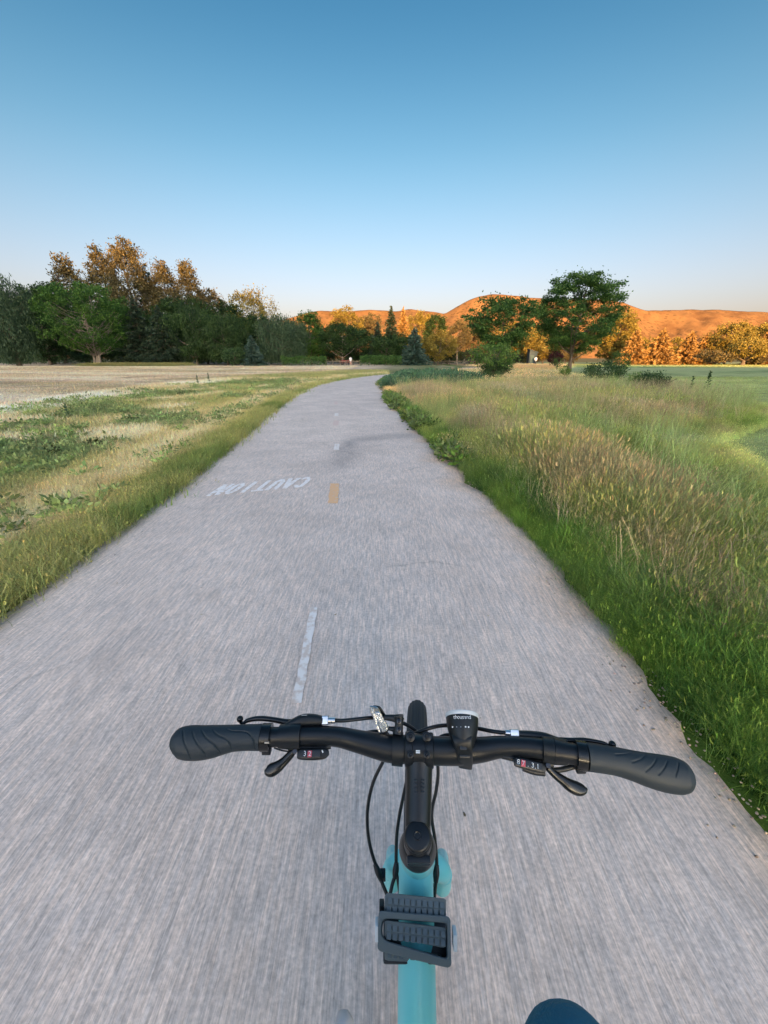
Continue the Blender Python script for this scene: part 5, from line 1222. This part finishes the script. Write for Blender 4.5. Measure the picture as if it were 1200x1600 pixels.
# cranks and pedals, left foot down
CA = R(86)
ck = part(MB().lathe([(.042, .09), (.045, .093), (.047, .09)], BB, (1, 0, 0), 48).xform(TM), 'chainring', M_BLACK)
mch = MB()
for sgn in (-1, 1):
    a0 = BB + Vector((.044, .0, sgn * .09)); a1 = RAX + Vector((.044, 0, sgn * .045)); mch.box((a0 + a1) / 2, .007, (a1 - a0).length, .009, X=(1, 0, 0), Y=a1 - a0)
part(mch.xform(TM), 'chain', M_STEEL)
PEDS = []
for sx, sg in ((1, 1), (-1, -1)):
    e = BB + Vector((sx * .075, -math.cos(CA) * .17 * sg, math.sin(CA) * .17 * sg)); PEDS.append(e)
    part(MB().tube([BB + Vector((sx * .055, 0, 0)), e], [.014, .011], 14, 1).xform(TM), 'crank_arm', M_BLACK)
    pd = part(MB().box(e + Vector((sx * .062, 0, 0)), .085, .095, .018, bev=.004).box(e + Vector((sx * .012, 0, 0)), .03, .014, .014, bev=.002).xform(TM), 'pedal', M_PEDAL)
    for q in (-1, 1): MB().box(e + Vector((sx * .062, q * .0482, 0)), .05, .002, .011).xform(TM).build('pedal_reflector', M_LENS, pd)

# --- grey treaded rubber block on the down tube
def row(mb_list, parent, p0, p1, n, w, h, Z, depth, mat):
    for i in range(n):
        t = (i + .5) / n; x_ = p0[0] + (p1[0] - p0[0]) * t; y_ = p0[1] + (p1[1] - p0[1]) * t; sl = (p1[1] - p0[1]) / (p1[0] - p0[0])
        X = (RGT + DWN * sl).normalized(); c = C(x_, y_, Z); v = (c - CAM).normalized()
        MB().box(c + v * depth / 2, w * Z / FPX, h * Z / FPX, depth, X=X, Y=v.cross(X), bev=.0007).build('tread_block', mat, parent)
def bar_(pl, Z, depth, name, par=None):
    return part(MB().prism(pl, Z, depth, .0015), name, M_PEDAL)
PZ = .468
t1 = bar_([(604, 1396), (606, 1395.2), (650, 1399), (694, 1403.6), (697, 1406), (697, 1431), (650, 1428), (601, 1427), (600, 1424), (601, 1400)], PZ + .006, .022, 'rubber_bar')
row(None, t1, (605, 1405), (695, 1412.5), 10, 7.2, 10.5, PZ + .0048, .003, M_PEDAL); row(None, t1, (603, 1419), (695, 1424.5), 10, 7.2, 9, PZ + .0048, .003, M_PEDAL)
t2 = bar_([(601, 1440), (604, 1438), (650, 1443), (694, 1449), (697.5, 1452), (697, 1479), (693, 1481), (650, 1472.5), (603, 1466), (600.5, 1462)], PZ + .004, .022, 'rubber_bar')
row(None, t2, (603, 1447), (697, 1458), 10, 7.2, 10.5, PZ + .0028, .003, M_PEDAL); row(None, t2, (603, 1460), (697, 1471.5), 10, 7.2, 10.5, PZ + .0028, .003, M_PEDAL)
t3 = bar_([(600, 1478), (650, 1484), (690, 1492), (690, 1506), (660, 1505), (606, 1501.5), (601, 1499)], PZ + .014, .02, 'rubber_bar')
row(None, t3, (604, 1490), (685, 1497), 9, 7.2, 9, PZ + .0128, .003, M_PEDAL)
def rounded(cs, r, n=6):
    out = []; m_ = len(cs)
    for i in range(m_):
        p = np.array(cs[i], float); a = np.array(cs[i - 1], float) - p; b_ = np.array(cs[(i + 1) % m_], float) - p
        ri = r[i] if not np.isscalar(r) else r
        a = p + a / np.linalg.norm(a) * ri; b_ = p + b_ / np.linalg.norm(b_) * ri
        for t in np.linspace(0, 1, n): out.append(tuple((1 - t) ** 2 * a + 2 * t * (1 - t) * p + t * t * b_))
    return out
cage = part(MB().frame(rounded([(591.5, 1422.5), (704, 1431.5), (705.5, 1514), (589.5, 1485.5)], [7, 9, 10, 7]), rounded([(596, 1434), (699, 1442), (699.5, 1498.5), (595, 1468)], [12, 6, 7, 14]), PZ, .030), 'block_frame', M_PEDAL)
cage['label'] = 'grey rubber frame around the treaded bars'
part(MB().box(C(588.6, 1452, PZ + .005), .0034, .0188, .012, Y=DWN, bev=.0006), 'side_reflector', M_WHITE); part(MB().box(C(710.2, 1466, PZ + .005), .0046, .0200, .012, Y=DWN, bev=.0006), 'side_reflector', M_WHITE)
part(MB().box(C(596.5, 1416, PZ + .016), .006, .010, .010, Y=DWN, bev=.001), 'end_stop', M_PLAST)
vb = (C(650, 1460, PZ) - CAM).normalized()
part(MB().box(C(648, 1460, PZ + .036), .080, .050, .016, X=RGT, Y=vb.cross(RGT), bev=.003), 'dark_mount_plate', M_PLAST)  # mount widened into a black plate that paints the gaps dark

# --- reflector with its bracket
rf = part(MB().prism(rounded([(575.5, 1102.5), (590, 1103.5), (610, 1141.5), (594, 1149)], [5, 6, 6, 5]), .499, .012, .0015), 'reflector', M_SILV); rf['label'] = 'clear front reflector tilted on its bracket'
MB().prism(rounded([(585, 1113.5), (592.5, 1113), (607.5, 1141), (597, 1145)], [2.5, 4, 4, 3]), .4972, .003, .0008).build('reflector_lens', M_LENS, rf)
MB().prism([(579.5, 1108), (583, 1108.5), (594.5, 1144.5), (592, 1145)], .4974, .002).build('reflector_lens', M_LENS, rf)
MB().prism(rounded([(582, 1101.5), (594, 1103), (606, 1122), (600, 1122)], [3, 4, 4, 3]), .509, .016, .002).build('reflector_back', M_PLAST, rf)
br = part(MB().ribbon([(602, 1121, .505, 8), (612, 1121.5, .503, 9.5), (622, 1124, .501, 13), (629, 1128, .499, 12)], .011, 14, 3).ribbon([(603, 1137, .503, 5), (613, 1139, .501, 7), (622, 1140, .499, 11), (628, 1142, .498, 10)], .010, 14, 3).ribbon([(623, 1118, .500, 15), (623.5, 1132, .498, 13), (622, 1147, .494, 15)], .012, 14, 3.2), 'reflector_bracket', M_PLAST)
MB().ribbon([(612.8, 1169.5, .497, 46), (629.5, 1170.6, .4965, 47)], .0375, 32, 2, 1).build('bracket_band', M_PLAST, br)
for by in (1127, 1140):
    MB().lathe([(.0012, .0008), (0, .0017), (.0004, .0028), (.005, .0029)], C(623.5, by, .4895), C(623.5, by, .4895) - CAM, 14).build('bracket_screw', M_STEEL, br)

# --- headlight
HLD = Vector((math.sin(R(4)), math.cos(R(27)), math.sin(R(27)))).normalized(); hl0 = C(721.6, 1116.5, .4965)
hl = part(MB().lathe([(.0042, .0198), (.010, .0194), (.018, .0180), (.025, .0160), (.031, .0135), (.036, .0112), (.040, .0078), (.0412, .001)], hl0, -HLD, 44), 'headlight', M_PLAST); hl['label'] = 'small black headlight with white front ring'
MB().lathe([(.0044, .0199), (.0036, .0203), (.0002, .0203), (-.0004, .0196), (-.0004, .0165), (.001, .0160)], hl0, -HLD, 44).build('lens_ring', M_WHITE, hl)
MB().lathe([(.0005, .0164), (.001, .0001)], hl0, -HLD, 32).build('lens', M_LENS, hl)
MB().ribbon([(721.5, 1146, .4770, 33), (722.5, 1155, .4690, 29.5), (724.5, 1167, .4670, 25.5), (726.5, 1180, .4700, 23.5), (727.2, 1190, .477, 22.5), (727, 1198, .486, 21)], .0055, 20, 4).build('strap', M_PLAST, hl)
MB().ribbon([(718.5, 1168, .4640, 6), (729, 1168.3, .4640, 6)], .0006, 12, 4, 1).build('strap_slot', M_GLOSS, hl)
MB().ribbon([(718.5, 1181, .4665, 5.5), (734, 1181.5, .4665, 5.5)], .003, 12, 4, 1).build('strap_rib', M_PLAST, hl)
def on_light(px, py):                       # nearest point of the lamp body under the line of sight
    d = (C(px, py, 1) - CAM).normalized(); lo = .40
    for k in range(400):
        p = CAM + d * (lo + k * .0006); h = (p - hl0).dot(-HLD); r = (p - hl0 + HLD * h).length
        if 0 <= h <= .040 and r <= np.interp(h, [0, .010, .018, .025, .031, .036, .040], [.0199, .0194, .018, .016, .0135, .0112, .0078]): return (p - CAM).dot(FWD)
    return .49
wd = 'thousand'; ww = [3.0, 3.6, 3.6, 3.5, 3.2, 3.5, 3.6, 3.6]; xx = 722 - sum(ww) / 2
for ch, w_ in zip(wd, ww):
    q = glyph(ch, xx + w_ / 2, 1120.5, 5.6, on_light(xx + w_ / 2, 1120.5) - .0006, M_INK, hl); q.name = 'letter'; xx += w_
for i, x_ in enumerate((707.2, 713.6, 720, 727.5, 732.2)):
    yy = 1136 - (0.3 if i in (1, 2, 3) else 0); Zq = on_light(x_, yy) - .0006; s_ = .0016 if i in (0, 3, 4) else .0011
    v_ = (C(x_, yy, Zq) - CAM).normalized(); MB().box(C(x_, yy, Zq), s_, s_, .0006, X=RGT, Y=v_.cross(RGT)).build('charge_light', M_INK if i in (0, 3, 4) else M_GREYINK, hl)

# --- cables
def cable(pts, r=.0024, name='cable'): return part(MB().tube([C(*p) for p in pts], r, 12, 8), name, M_CABLE)
cable([(523, 1125.6, .50), (535, 1126, .505), (556, 1124, .512), (580, 1121.5, .520), (602, 1122.5, .525), (622, 1127, .528), (640, 1135, .53), (655, 1147, .53), (666, 1162, .535), (668, 1185, .55), (664, 1240, .60)])
cable([(790, 1145.3, .488), (770, 1142.8, .494), (745, 1138, .505), (715, 1134, .512), (690, 1133.8, .512), (670, 1138, .508), (655, 1143.5, .506), (643, 1150, .512), (637, 1163, .525), (636, 1190, .54), (636, 1215, .55), (630, 1245, .556), (624, 1275, .557), (620, 1305, .555), (619, 1335, .55), (618.5, 1362, .543), (613, 1382, .535), (609.5, 1398, .53)])
cable([(548, 1155, .506), (558, 1149, .515), (575, 1144.5, .522), (592, 1143, .525), (606, 1148, .526), (609, 1165, .53), (600, 1187, .54), (584, 1220, .553), (575.5, 1255, .558), (574, 1290, .56), (579, 1325, .558), (590, 1360, .553), (598, 1382, .546), (606, 1401, .54)])
cable([(738, 1163, .505), (722, 1152, .515), (706, 1148.5, .52), (692, 1150, .52), (684, 1158, .522), (683, 1180, .53), (684.5, 1210, .54), (681, 1238, .546), (675.5, 1262, .55), (675, 1282, .552), (679, 1308, .55), (682, 1340, .545), (682, 1366, .54), (678.5, 1402, .53)])
cable([(619.5, 1362, .541), (622, 1378, .536), (625, 1398, .53)], .002)
for pa, pb in (((586, 1350, .5545), (596, 1376, .549)), ((619.5, 1348, .5455), (617, 1372, .539)), ((682.5, 1352, .5425), (681, 1378, .537))):
    pm = tuple((a + b_) / 2 for a, b_ in zip(pa, pb)); part(MB().tube([C(*pa), C(*pm), C(*pb)], [.0030, .0043, .0030], 14, 6), 'cable_sleeve', M_PLAST)
part(MB().box(C(598, 1367, .556), .008, .012, .010, bev=.0015), 'cable_guide', M_PLAST)
# ---------------------------------------------------------------- the rider (knee and one fingertip show) and the phone that looks ahead
M_SKIN = simple_mat('pale_skin', (0.90, 0.70, 0.62), 0.5, bump=0.05, bscale=500)
M_TROUS = simple_mat('dark_blue_cloth', (0.026, 0.15, 0.225), 0.85, bump=0.5, bscale=700)
nt = M_TROUS.node_tree; N = nt.nodes; bp0 = [n for n in N if n.type == 'BUMP'][0]
nf = N.new('ShaderNodeTexNoise'); nf.inputs['Scale'].default_value = 26; nf.inputs['Detail'].default_value = 3; nf.inputs['Distortion'].default_value = 1.2
bf = N.new('ShaderNodeBump'); bf.inputs['Strength'].default_value = 0.6; bf.inputs['Distance'].default_value = 0.012
tcf = N.new('ShaderNodeTexCoord'); nt.links.new(tcf.outputs['Object'], nf.inputs['Vector']); nt.links.new(nf.outputs['Fac'], bf.inputs['Height']); nt.links.new(bf.outputs[0], bp0.inputs['Normal'])
M_SHIRT = simple_mat('white_cotton', (0.76, 0.75, 0.73), 0.9, bump=0.3, bscale=500)  # white picked to bounce light onto the bike; the rider's shirt is unseen
M_SHOE = simple_mat('white_canvas', (0.7, 0.69, 0.67), 0.8, bump=0.3, bscale=600)
M_HAIR = simple_mat('brown_hair', (0.05, 0.03, 0.018), 0.6, bump=0.6, bscale=300)
rider = empty('person', (-.01, -.30, .03), 'rider in dark blue trousers, only a knee and a fingertip in view', 'person')
def blob(tubes, name, mat, parent, voxel=.009, smooth_it=6):
    mb = MB()
    for P, r in tubes:
        mb.tube([Vector(p) for p in P], r, 16, 5)
        for p, q in ((P[0], r[0]), (P[-1], r[-1])):          # round ends
            mb.lathe([(-q * math.cos(a), q * math.sin(a)) for a in np.linspace(0.001, math.pi - .001, 9)], p, (0, 0, 1), 16)
    m = bpy.data.meshes.new('tmp'); m.from_pydata(mb.v, [], mb.f); o = bpy.data.objects.new('tmp', m); SC.objects.link(o)
    rm = o.modifiers.new('r', 'REMESH'); rm.mode = 'VOXEL'; rm.voxel_size = voxel
    sm = o.modifiers.new('s', 'SMOOTH'); sm.iterations = smooth_it; sm.factor = .5
    dg = bpy.context.evaluated_depsgraph_get(); me = bpy.data.meshes.new_from_object(o.evaluated_get(dg)); bpy.data.objects.remove(o); bpy.data.meshes.remove(m)
    off = Vector((0, 0, 0)); q = parent
    while q is not None: off += q.location; q = q.parent
    me.transform(Matrix.Translation(-off)); me.name = name; me.materials.clear(); me.materials.append(mat)
    me.polygons.foreach_set('use_smooth', np.ones(len(me.polygons), dtype=bool)); me.update()
    return link(bpy.data.objects.new(name, me), parent)
hipR, hipL = (.08, -.31, .97), (-.10, -.31, .97)
kneeR = tuple(C(895, 1682, .345)); kneeL = (-.13, .055, .66)
ankR, ankL = (.125, -.16, .585), (-.125, -.145, .245)
toeR, toeL = (.135, .03, .525), (-.13, .045, .185)
legs = [([hipR, tuple(np.array(hipR) * .5 + np.array(kneeR) * .5), kneeR], [.088, .066, .039]), ([kneeR, tuple(np.array(kneeR) * .6 + np.array(ankR) * .4 + np.array((0, -.02, 0))), ankR], [.039, .048, .033]),
        ([hipL, tuple(np.array(hipL) * .5 + np.array(kneeL) * .5), kneeL], [.088, .070, .050]), ([kneeL, tuple(np.array(kneeL) * .6 + np.array(ankL) * .4 + np.array((0, -.02, 0))), ankL], [.050, .050, .033])]
feet = [([(p[0], p[1] - .05, p[2] - .05), (p[0], p[1] + .03, p[2] - .03), t], [.028, .036, .024]) for p, t in ((ankR, toeR), (ankL, toeL))]
torso = [([(-.01, -.31, .96), (-.01, -.32, 1.12), (-.01, -.30, 1.30), (-.01, -.29, 1.44), (-.01, -.29, 1.50)], [.125, .115, .130, .120, .07]), ([(-.17, -.29, 1.44), (-.01, -.28, 1.47), (.15, -.29, 1.44)], [.055, .07, .055]),
         ([(-.09, -.31, .96), (.07, -.31, .96)], [.10, .10])]
head = [([(-.01, -.29, 1.50), (-.01, -.275, 1.60)], [.055, .052]), ([(-.01, -.262, 1.60), (-.01, -.262, 1.66), (-.01, -.27, 1.73), (-.01, -.275, 1.775)], [.052, .072, .078, .045]), ([(-.01, -.19, 1.685), (-.01, -.172, 1.655)], [.010, .014]), ([(-.088, -.27, 1.67), (-.092, -.275, 1.70)], [.012, .015]), ([(.068, -.27, 1.67), (.072, -.275, 1.70)], [.012, .015]), ([(-.03, -.195, 1.618), (.01, -.195, 1.618)], [.010, .010])]
shL, elL, wrL = (-.18, -.29, 1.44), (-.24, -.22, 1.19), (-.115, -.045, 1.025)
shR, elR, wrR = (.16, -.29, 1.44), (.23, -.20, 1.20), (.095, -.065, 1.37)
arms = [([shL, tuple((np.array(shL) + elL) / 2), elL], [.052, .046, .038]), ([elL, tuple((np.array(elL) + wrL) / 2), wrL], [.038, .036, .026]), ([shR, tuple((np.array(shR) + elR) / 2), elR], [.052, .046, .038]), ([elR, tuple((np.array(elR) + wrR) / 2), wrR], [.038, .036, .026])]
tip = tuple(C(538, 1598, .31))
handL = [([wrL, (-.085, .01, 1.0), (-.066, .035, .985)], [.026, .030, .026]), ([(-.105, .005, 1.0), (-.09, .045, .98)], [.020, .018]),
         ([(-.062, .04, .985), (-.046, .085, .985), (-.037, .12, .978), tip], [.0112, .0108, .0105, .0092]),
         ([(-.075, .045, .98), (-.062, .088, .965), (-.057, .105, .94), (-.058, .098, .922)], [.0105, .0095, .0085, .0072]), ([(-.088, .045, .975), (-.078, .083, .955), (-.074, .096, .93), (-.076, .088, .915)], [.010, .009, .0083, .007]),
         ([(-.10, .04, .972), (-.094, .07, .952), (-.092, .08, .932), (-.094, .072, .92)], [.009, .008, .0075, .0065]), ([(-.07, .0, 1.0), (-.045, .02, .985), (-.03, .05, .965)], [.0125, .0105, .008])]
phc = CAM - FWD * .018 + DWN * .055
def phl(a, b_, c): return tuple(phc + RGT * a + DWN * b_ - FWD * c)
handR = [([wrR, phl(.062, .055, .022), phl(.045, .02, .020)], [.026, .028, .024]), ([phl(.058, .06, .012), phl(.05, .0, .016)], [.02, .018])] + \
        [([phl(.05, q, .012), phl(.049, q - .004, -.006), phl(.030, q - .006, -.0125), phl(.012, q - .004, -.0125)], [.010, .009, .0082, .0070]) for q in (.030, .048, .066, .083)] + [([phl(.045, .045, .022), phl(.02, .02, .018), phl(-.005, .0, .014)], [.0125, .0105, .0085])]
body = blob(legs + feet + torso + head + arms + handL + handR, 'body', M_SKIN, rider, .0060, 3)
fat = lambda L, k: [(P, [q + k for q in (r if not np.isscalar(r) else [r] * len(P))]) for P, r in L]
blob(fat(legs, .007) + fat([torso[2]], .016) + [([(-.01, -.31, .95), (-.01, -.32, 1.06)], [.145, .132])], 'trousers', M_TROUS, rider, .009, 5)
blob(fat(torso[:2], .014) + fat([([a[0][0], a[0][1]], a[1][:2]) for a in (arms[0], arms[2])], .010), 'shirt', M_SHIRT, rider, .011, 5)
for p, t in ((ankR, toeR), (ankL, toeL)):
    blob([([(p[0], p[1] - .055, p[2] - .055), (p[0], p[1] + .03, p[2] - .045), (t[0], t[1] + .01, t[2] - .005)], [.036, .042, .031]), ([p, (p[0], p[1] - .01, p[2] - .04)], [.040, .042])], 'shoe', M_SHOE, rider, .006, 3)
blob([([(-.01, -.28, 1.70), (-.01, -.285, 1.76), (-.01, -.285, 1.79)], [.083, .080, .04]), ([(-.01, -.32, 1.62), (-.01, -.315, 1.70)], [.05, .075])], 'hair', M_HAIR, rider, .007, 3)
for sx in (-.043, .023):
    MB().lathe([(-.008, .0001), (-.005, .007), (0, .0085), (.005, .007), (.008, .0001)], (sx, -.196, 1.69), (0, 1, 0), 14).build('eye', M_WHITE, rider)
phone = empty('phone', tuple(phc), 'slim black phone held upright in the right hand of the rider', 'phone')
MB().box(phc + DWN * .018, .072, .148, .008, X=RGT, Y=DWN, bev=.0025).build('phone_body', M_GLOSS, phone)
MB().lathe([(0, .0001), (.0005, .006), (0.0015, .007), (.004, .007)], phc - DWN * .045 + RGT * -.02 + FWD * .0065, -FWD, 20).build('camera_lens', M_GLOSS, phone)

# ---------------------------------------------------------------- small far things
M_TEALBOX = simple_mat('dark_teal_panel', (0.010, 0.03, 0.038), 0.6); M_WOOD = simple_mat('weathered_wood', (0.13, 0.105, 0.08), 0.9, bump=.4, bscale=20)
M_POLE = simple_mat('dark_green_paint', (0.03, 0.07, 0.065), 0.5); M_REDW = simple_mat('dull_red_paint', (0.22, 0.045, 0.04), 0.7)
def gp(px, py):
    x, y = ground_pt(px, py); return x, y
kx, ky = (829.5 - 600) / FPX * (95 * math.cos(PITCH) + .5), 95
kio = empty('shed', (kx, ky, -.02), 'dark blue green shed with sloping roof at the field edge between the locusts', 'shed')
MB().box((kx, ky, 1.35), 1.7, 1.7, 2.75, bev=.03).build('wall', M_TEALBOX, kio)
MB().add([(kx - 1.0, ky - 1, 3.25), (kx + 1.05, ky - 1, 2.55), (kx + 1.05, ky + 1, 2.55), (kx - 1.0, ky + 1, 3.25), (kx - 1.0, ky - 1, 3.12), (kx + 1.05, ky - 1, 2.42), (kx + 1.05, ky + 1, 2.42), (kx - 1.0, ky + 1, 3.12)], [(0, 1, 2, 3), (7, 6, 5, 4), (0, 4, 5, 1), (1, 5, 6, 2), (2, 6, 7, 3), (3, 7, 4, 0)]).add([(kx - .84, ky - .84, 2.70), (kx + .84, ky - .84, 2.70), (kx - .84, ky - .84, 3.1), (kx - .84, ky + .84, 2.7), (kx + .84, ky + .84, 2.7), (kx - .84, ky + .84, 3.1)], [(0, 1, 2), (5, 4, 3), (0, 2, 5, 3)]).build('roof', M_TEALBOX, kio)
MB().box((kx - .2, ky - .865, 1.0), .8, .03, 1.95).build('door', M_POLE, kio)
def fence_line(label, p0, p1, Y, n, h, rails):
    x0 = (p0 - 600) / FPX * (Y * math.cos(PITCH) + .4); x1 = (p1 - 600) / FPX * (Y * math.cos(PITCH) + .4)
    t = empty('rail_fence', ((x0 + x1) / 2, Y, 0), label, 'fence')
    for i in range(n):
        x = x0 + (x1 - x0) * i / (n - 1); MB().box((x, Y, h / 2 - .03), .16, .14, h + .06, bev=.015).build('post', M_WOOD, t)
    for z in rails: MB().box(((x0 + x1) / 2, Y - .09, z), abs(x1 - x0) + .3, .04, .13, bev=.008).build('rail', M_WOOD, t)
fence_line('pale post and rail fence in front of the trees beyond the bend', 632, 772, 92, 13, 1.25, (.75,))
fence_line('low grey fence behind the green hedges', 510, 562, 90, 6, .95, (.7,))
def post_thing(name, label, px, Y, top, r, mat, cat):
    x, _, z = at_dist(px, top, Y); x = (px - 600) / FPX * (Y * math.cos(PITCH) + .4)
    t = empty(name, (x, Y, -.02), label, cat)
    MB().tube([(x, Y, -.02), (x, Y, z)], [r, r * .75], 10, 1).build('pole', mat, t); MB().lathe([(0, r), (.05, r * 1.6), (.12, r * 1.5), (.16, .01)], (x, Y, z), (0, 0, 1), 10).build('cap', mat, t)
post_thing('pole', 'dark green pole left of the young maple', 744.5, 86, 543, .10, M_POLE, 'pole')
def walker(label, px, Y, top, shirt, trous, seed):
    g = np.random.default_rng(seed); zc = Y * math.cos(PITCH) + .4; x = (px - 600) / FPX * zc; H = 1.72
    t = empty('person', (x, Y, -.01), label, 'person')
    def b3(L, n, m): 
        return blob([([(x + a, Y + b_, c * H) for a, b_, c in P], [q * H for q in r]) for P, r in L], n, m, t, .03, 2)
    b3([([(0, 0, .5), (0, 0, .68), (0, 0, .83)], [.085, .085, .06]), ([(0, 0, .82), (0, 0, .88)], [.035, .035]), ([(0, 0, .90), (0, .01, .95)], [.055, .055]), ([(-.08, 0, .5), (-.1, .05, .27), (-.1, .1, .04)], [.05, .035, .03]), ([(.08, 0, .5), (.1, -.06, .27), (.1, -.02, .04)], [.05, .035, .03]), ([(-.2, 0, .8), (-.26, .02, .62), (-.22, .12, .52)], [.035, .028, .022]), ([(.2, 0, .8), (.26, 0, .62), (.23, -.1, .5)], [.035, .028, .022]), ([(-.2, 0, .8), (.2, 0, .8)], [.045, .045])], 'body', M_SKIN)
    b3([([(0, 0, .5), (0, 0, .68), (0, 0, .82)], [.10, .098, .075]), ([(-.21, 0, .8), (.21, 0, .8)], [.055, .055]), ([(-.2, 0, .8), (-.25, .01, .68)], [.045, .04]), ([(.2, 0, .8), (.25, 0, .68)], [.045, .04])], 'shirt', shirt)
    b3([([(-.08, 0, .5), (-.1, .05, .27), (-.1, .1, .06)], [.065, .045, .04]), ([(.08, 0, .5), (.1, -.06, .27), (.1, -.02, .06)], [.065, .045, .04]), ([(-.07, 0, .5), (.07, 0, .5)], [.08, .08])], 'trousers', trous)
    b3([([(0, -.01, .93), (0, -.01, .965)], [.057, .052])], 'hair', M_HAIR)
M_PINK = simple_mat('faded_pink_cloth', (0.5, 0.30, 0.26), .9); M_DARKC = simple_mat('dark_cloth', (.03, .03, .035), .9)
walker('distant person in white standing under the sunlit conifers', 988, 93, 561, M_WHITE, M_WHITE, 1)
walker('distant person in a pink top beside the person in white', 983.5, 94, 562, M_PINK, M_DARKC, 2)
walker('distant person in white by the dark blue green shed', 836.5, 93, 561, M_WHITE, M_DARKC, 3)
walker('distant person in pale clothes beside the red bench', 548, 90, 558, M_SHIRT, M_PINK, 4)
bx = (539 - 600) / FPX * (91 * math.cos(PITCH) + .4)
bn = empty('bench', (bx, 91, 0), 'dull red bench by the path beyond the field', 'bench')
for q in range(3): MB().box((bx, 90.8 + .14 * q, .47), 1.9, .12, .05, bev=.008).build('slat', M_REDW, bn)
for q in range(3): MB().box((bx, 91.25 + .03 * q, .62 + .15 * q), 1.9, .04, .12, bev=.008).build('slat', M_REDW, bn)
for sx in (-.8, .8): MB().box((bx + sx, 90.95, .22), .08, .5, .45, bev=.01).build('leg', M_DARKC, bn); MB().box((bx + sx, 91.33, .6), .07, .06, .8, bev=.01).build('back_support', M_DARKC, bn)
# lone tall weeds
def lone_weed(label, px, py, h, seed, leaf='shrub', name='weed_plant'):
    g = np.random.default_rng(seed); x, y = ground_pt(px, py)
    t = empty(name, (x, y, -.01), label, 'weed', None)
    zz = np.linspace(0, h, 7); P = np.stack([np.cumsum(g.normal(0, .012, 7)), np.cumsum(g.normal(0, .012, 7)), zz], -1); tv, tf = tubes_np([(P, np.linspace(.008, .003, 7))], 5)
    link(bpy.data.objects.new('stem', mesh_np('stem', tv, tf, [LEAF[leaf]], colors=np.full((len(tv), 3), .5))), t)
    n = 60; k = g.uniform(.15, 1, n); a = g.uniform(0, 6.28, n); Q = np.stack([np.interp(k * h, zz, P[:, 0]) + np.cos(a) * .1 * h * (1.2 - k), np.interp(k * h, zz, P[:, 1]) + np.sin(a) * .1 * h * (1.2 - k), k * h], -1)
    V, F, c = leaves_np(Q, np.stack([np.cos(a), np.sin(a), np.full(n, .5)], -1), .11 * h + .02, .45, g, g.uniform(0, 1, n))
    link(bpy.data.objects.new('leaves', mesh_np('leaves', V, F, [LEAF[leaf]], colors=c)), t)
lone_weed('left one of two upright weeds in the dry field', 309, 601, .55, 1); lone_weed('right one of two upright weeds in the dry field', 327, 599, .62, 2)
lone_weed('tall thin weed standing against the mown lawn', 1103, 614, .95, 3); lone_weed('thin weed between the dark shrub and the tall weed', 1078, 612, .7, 4)
lone_weed('broad leafed weed on the tan edge of the left verge', 108, 655, .42, 5, 'teal')
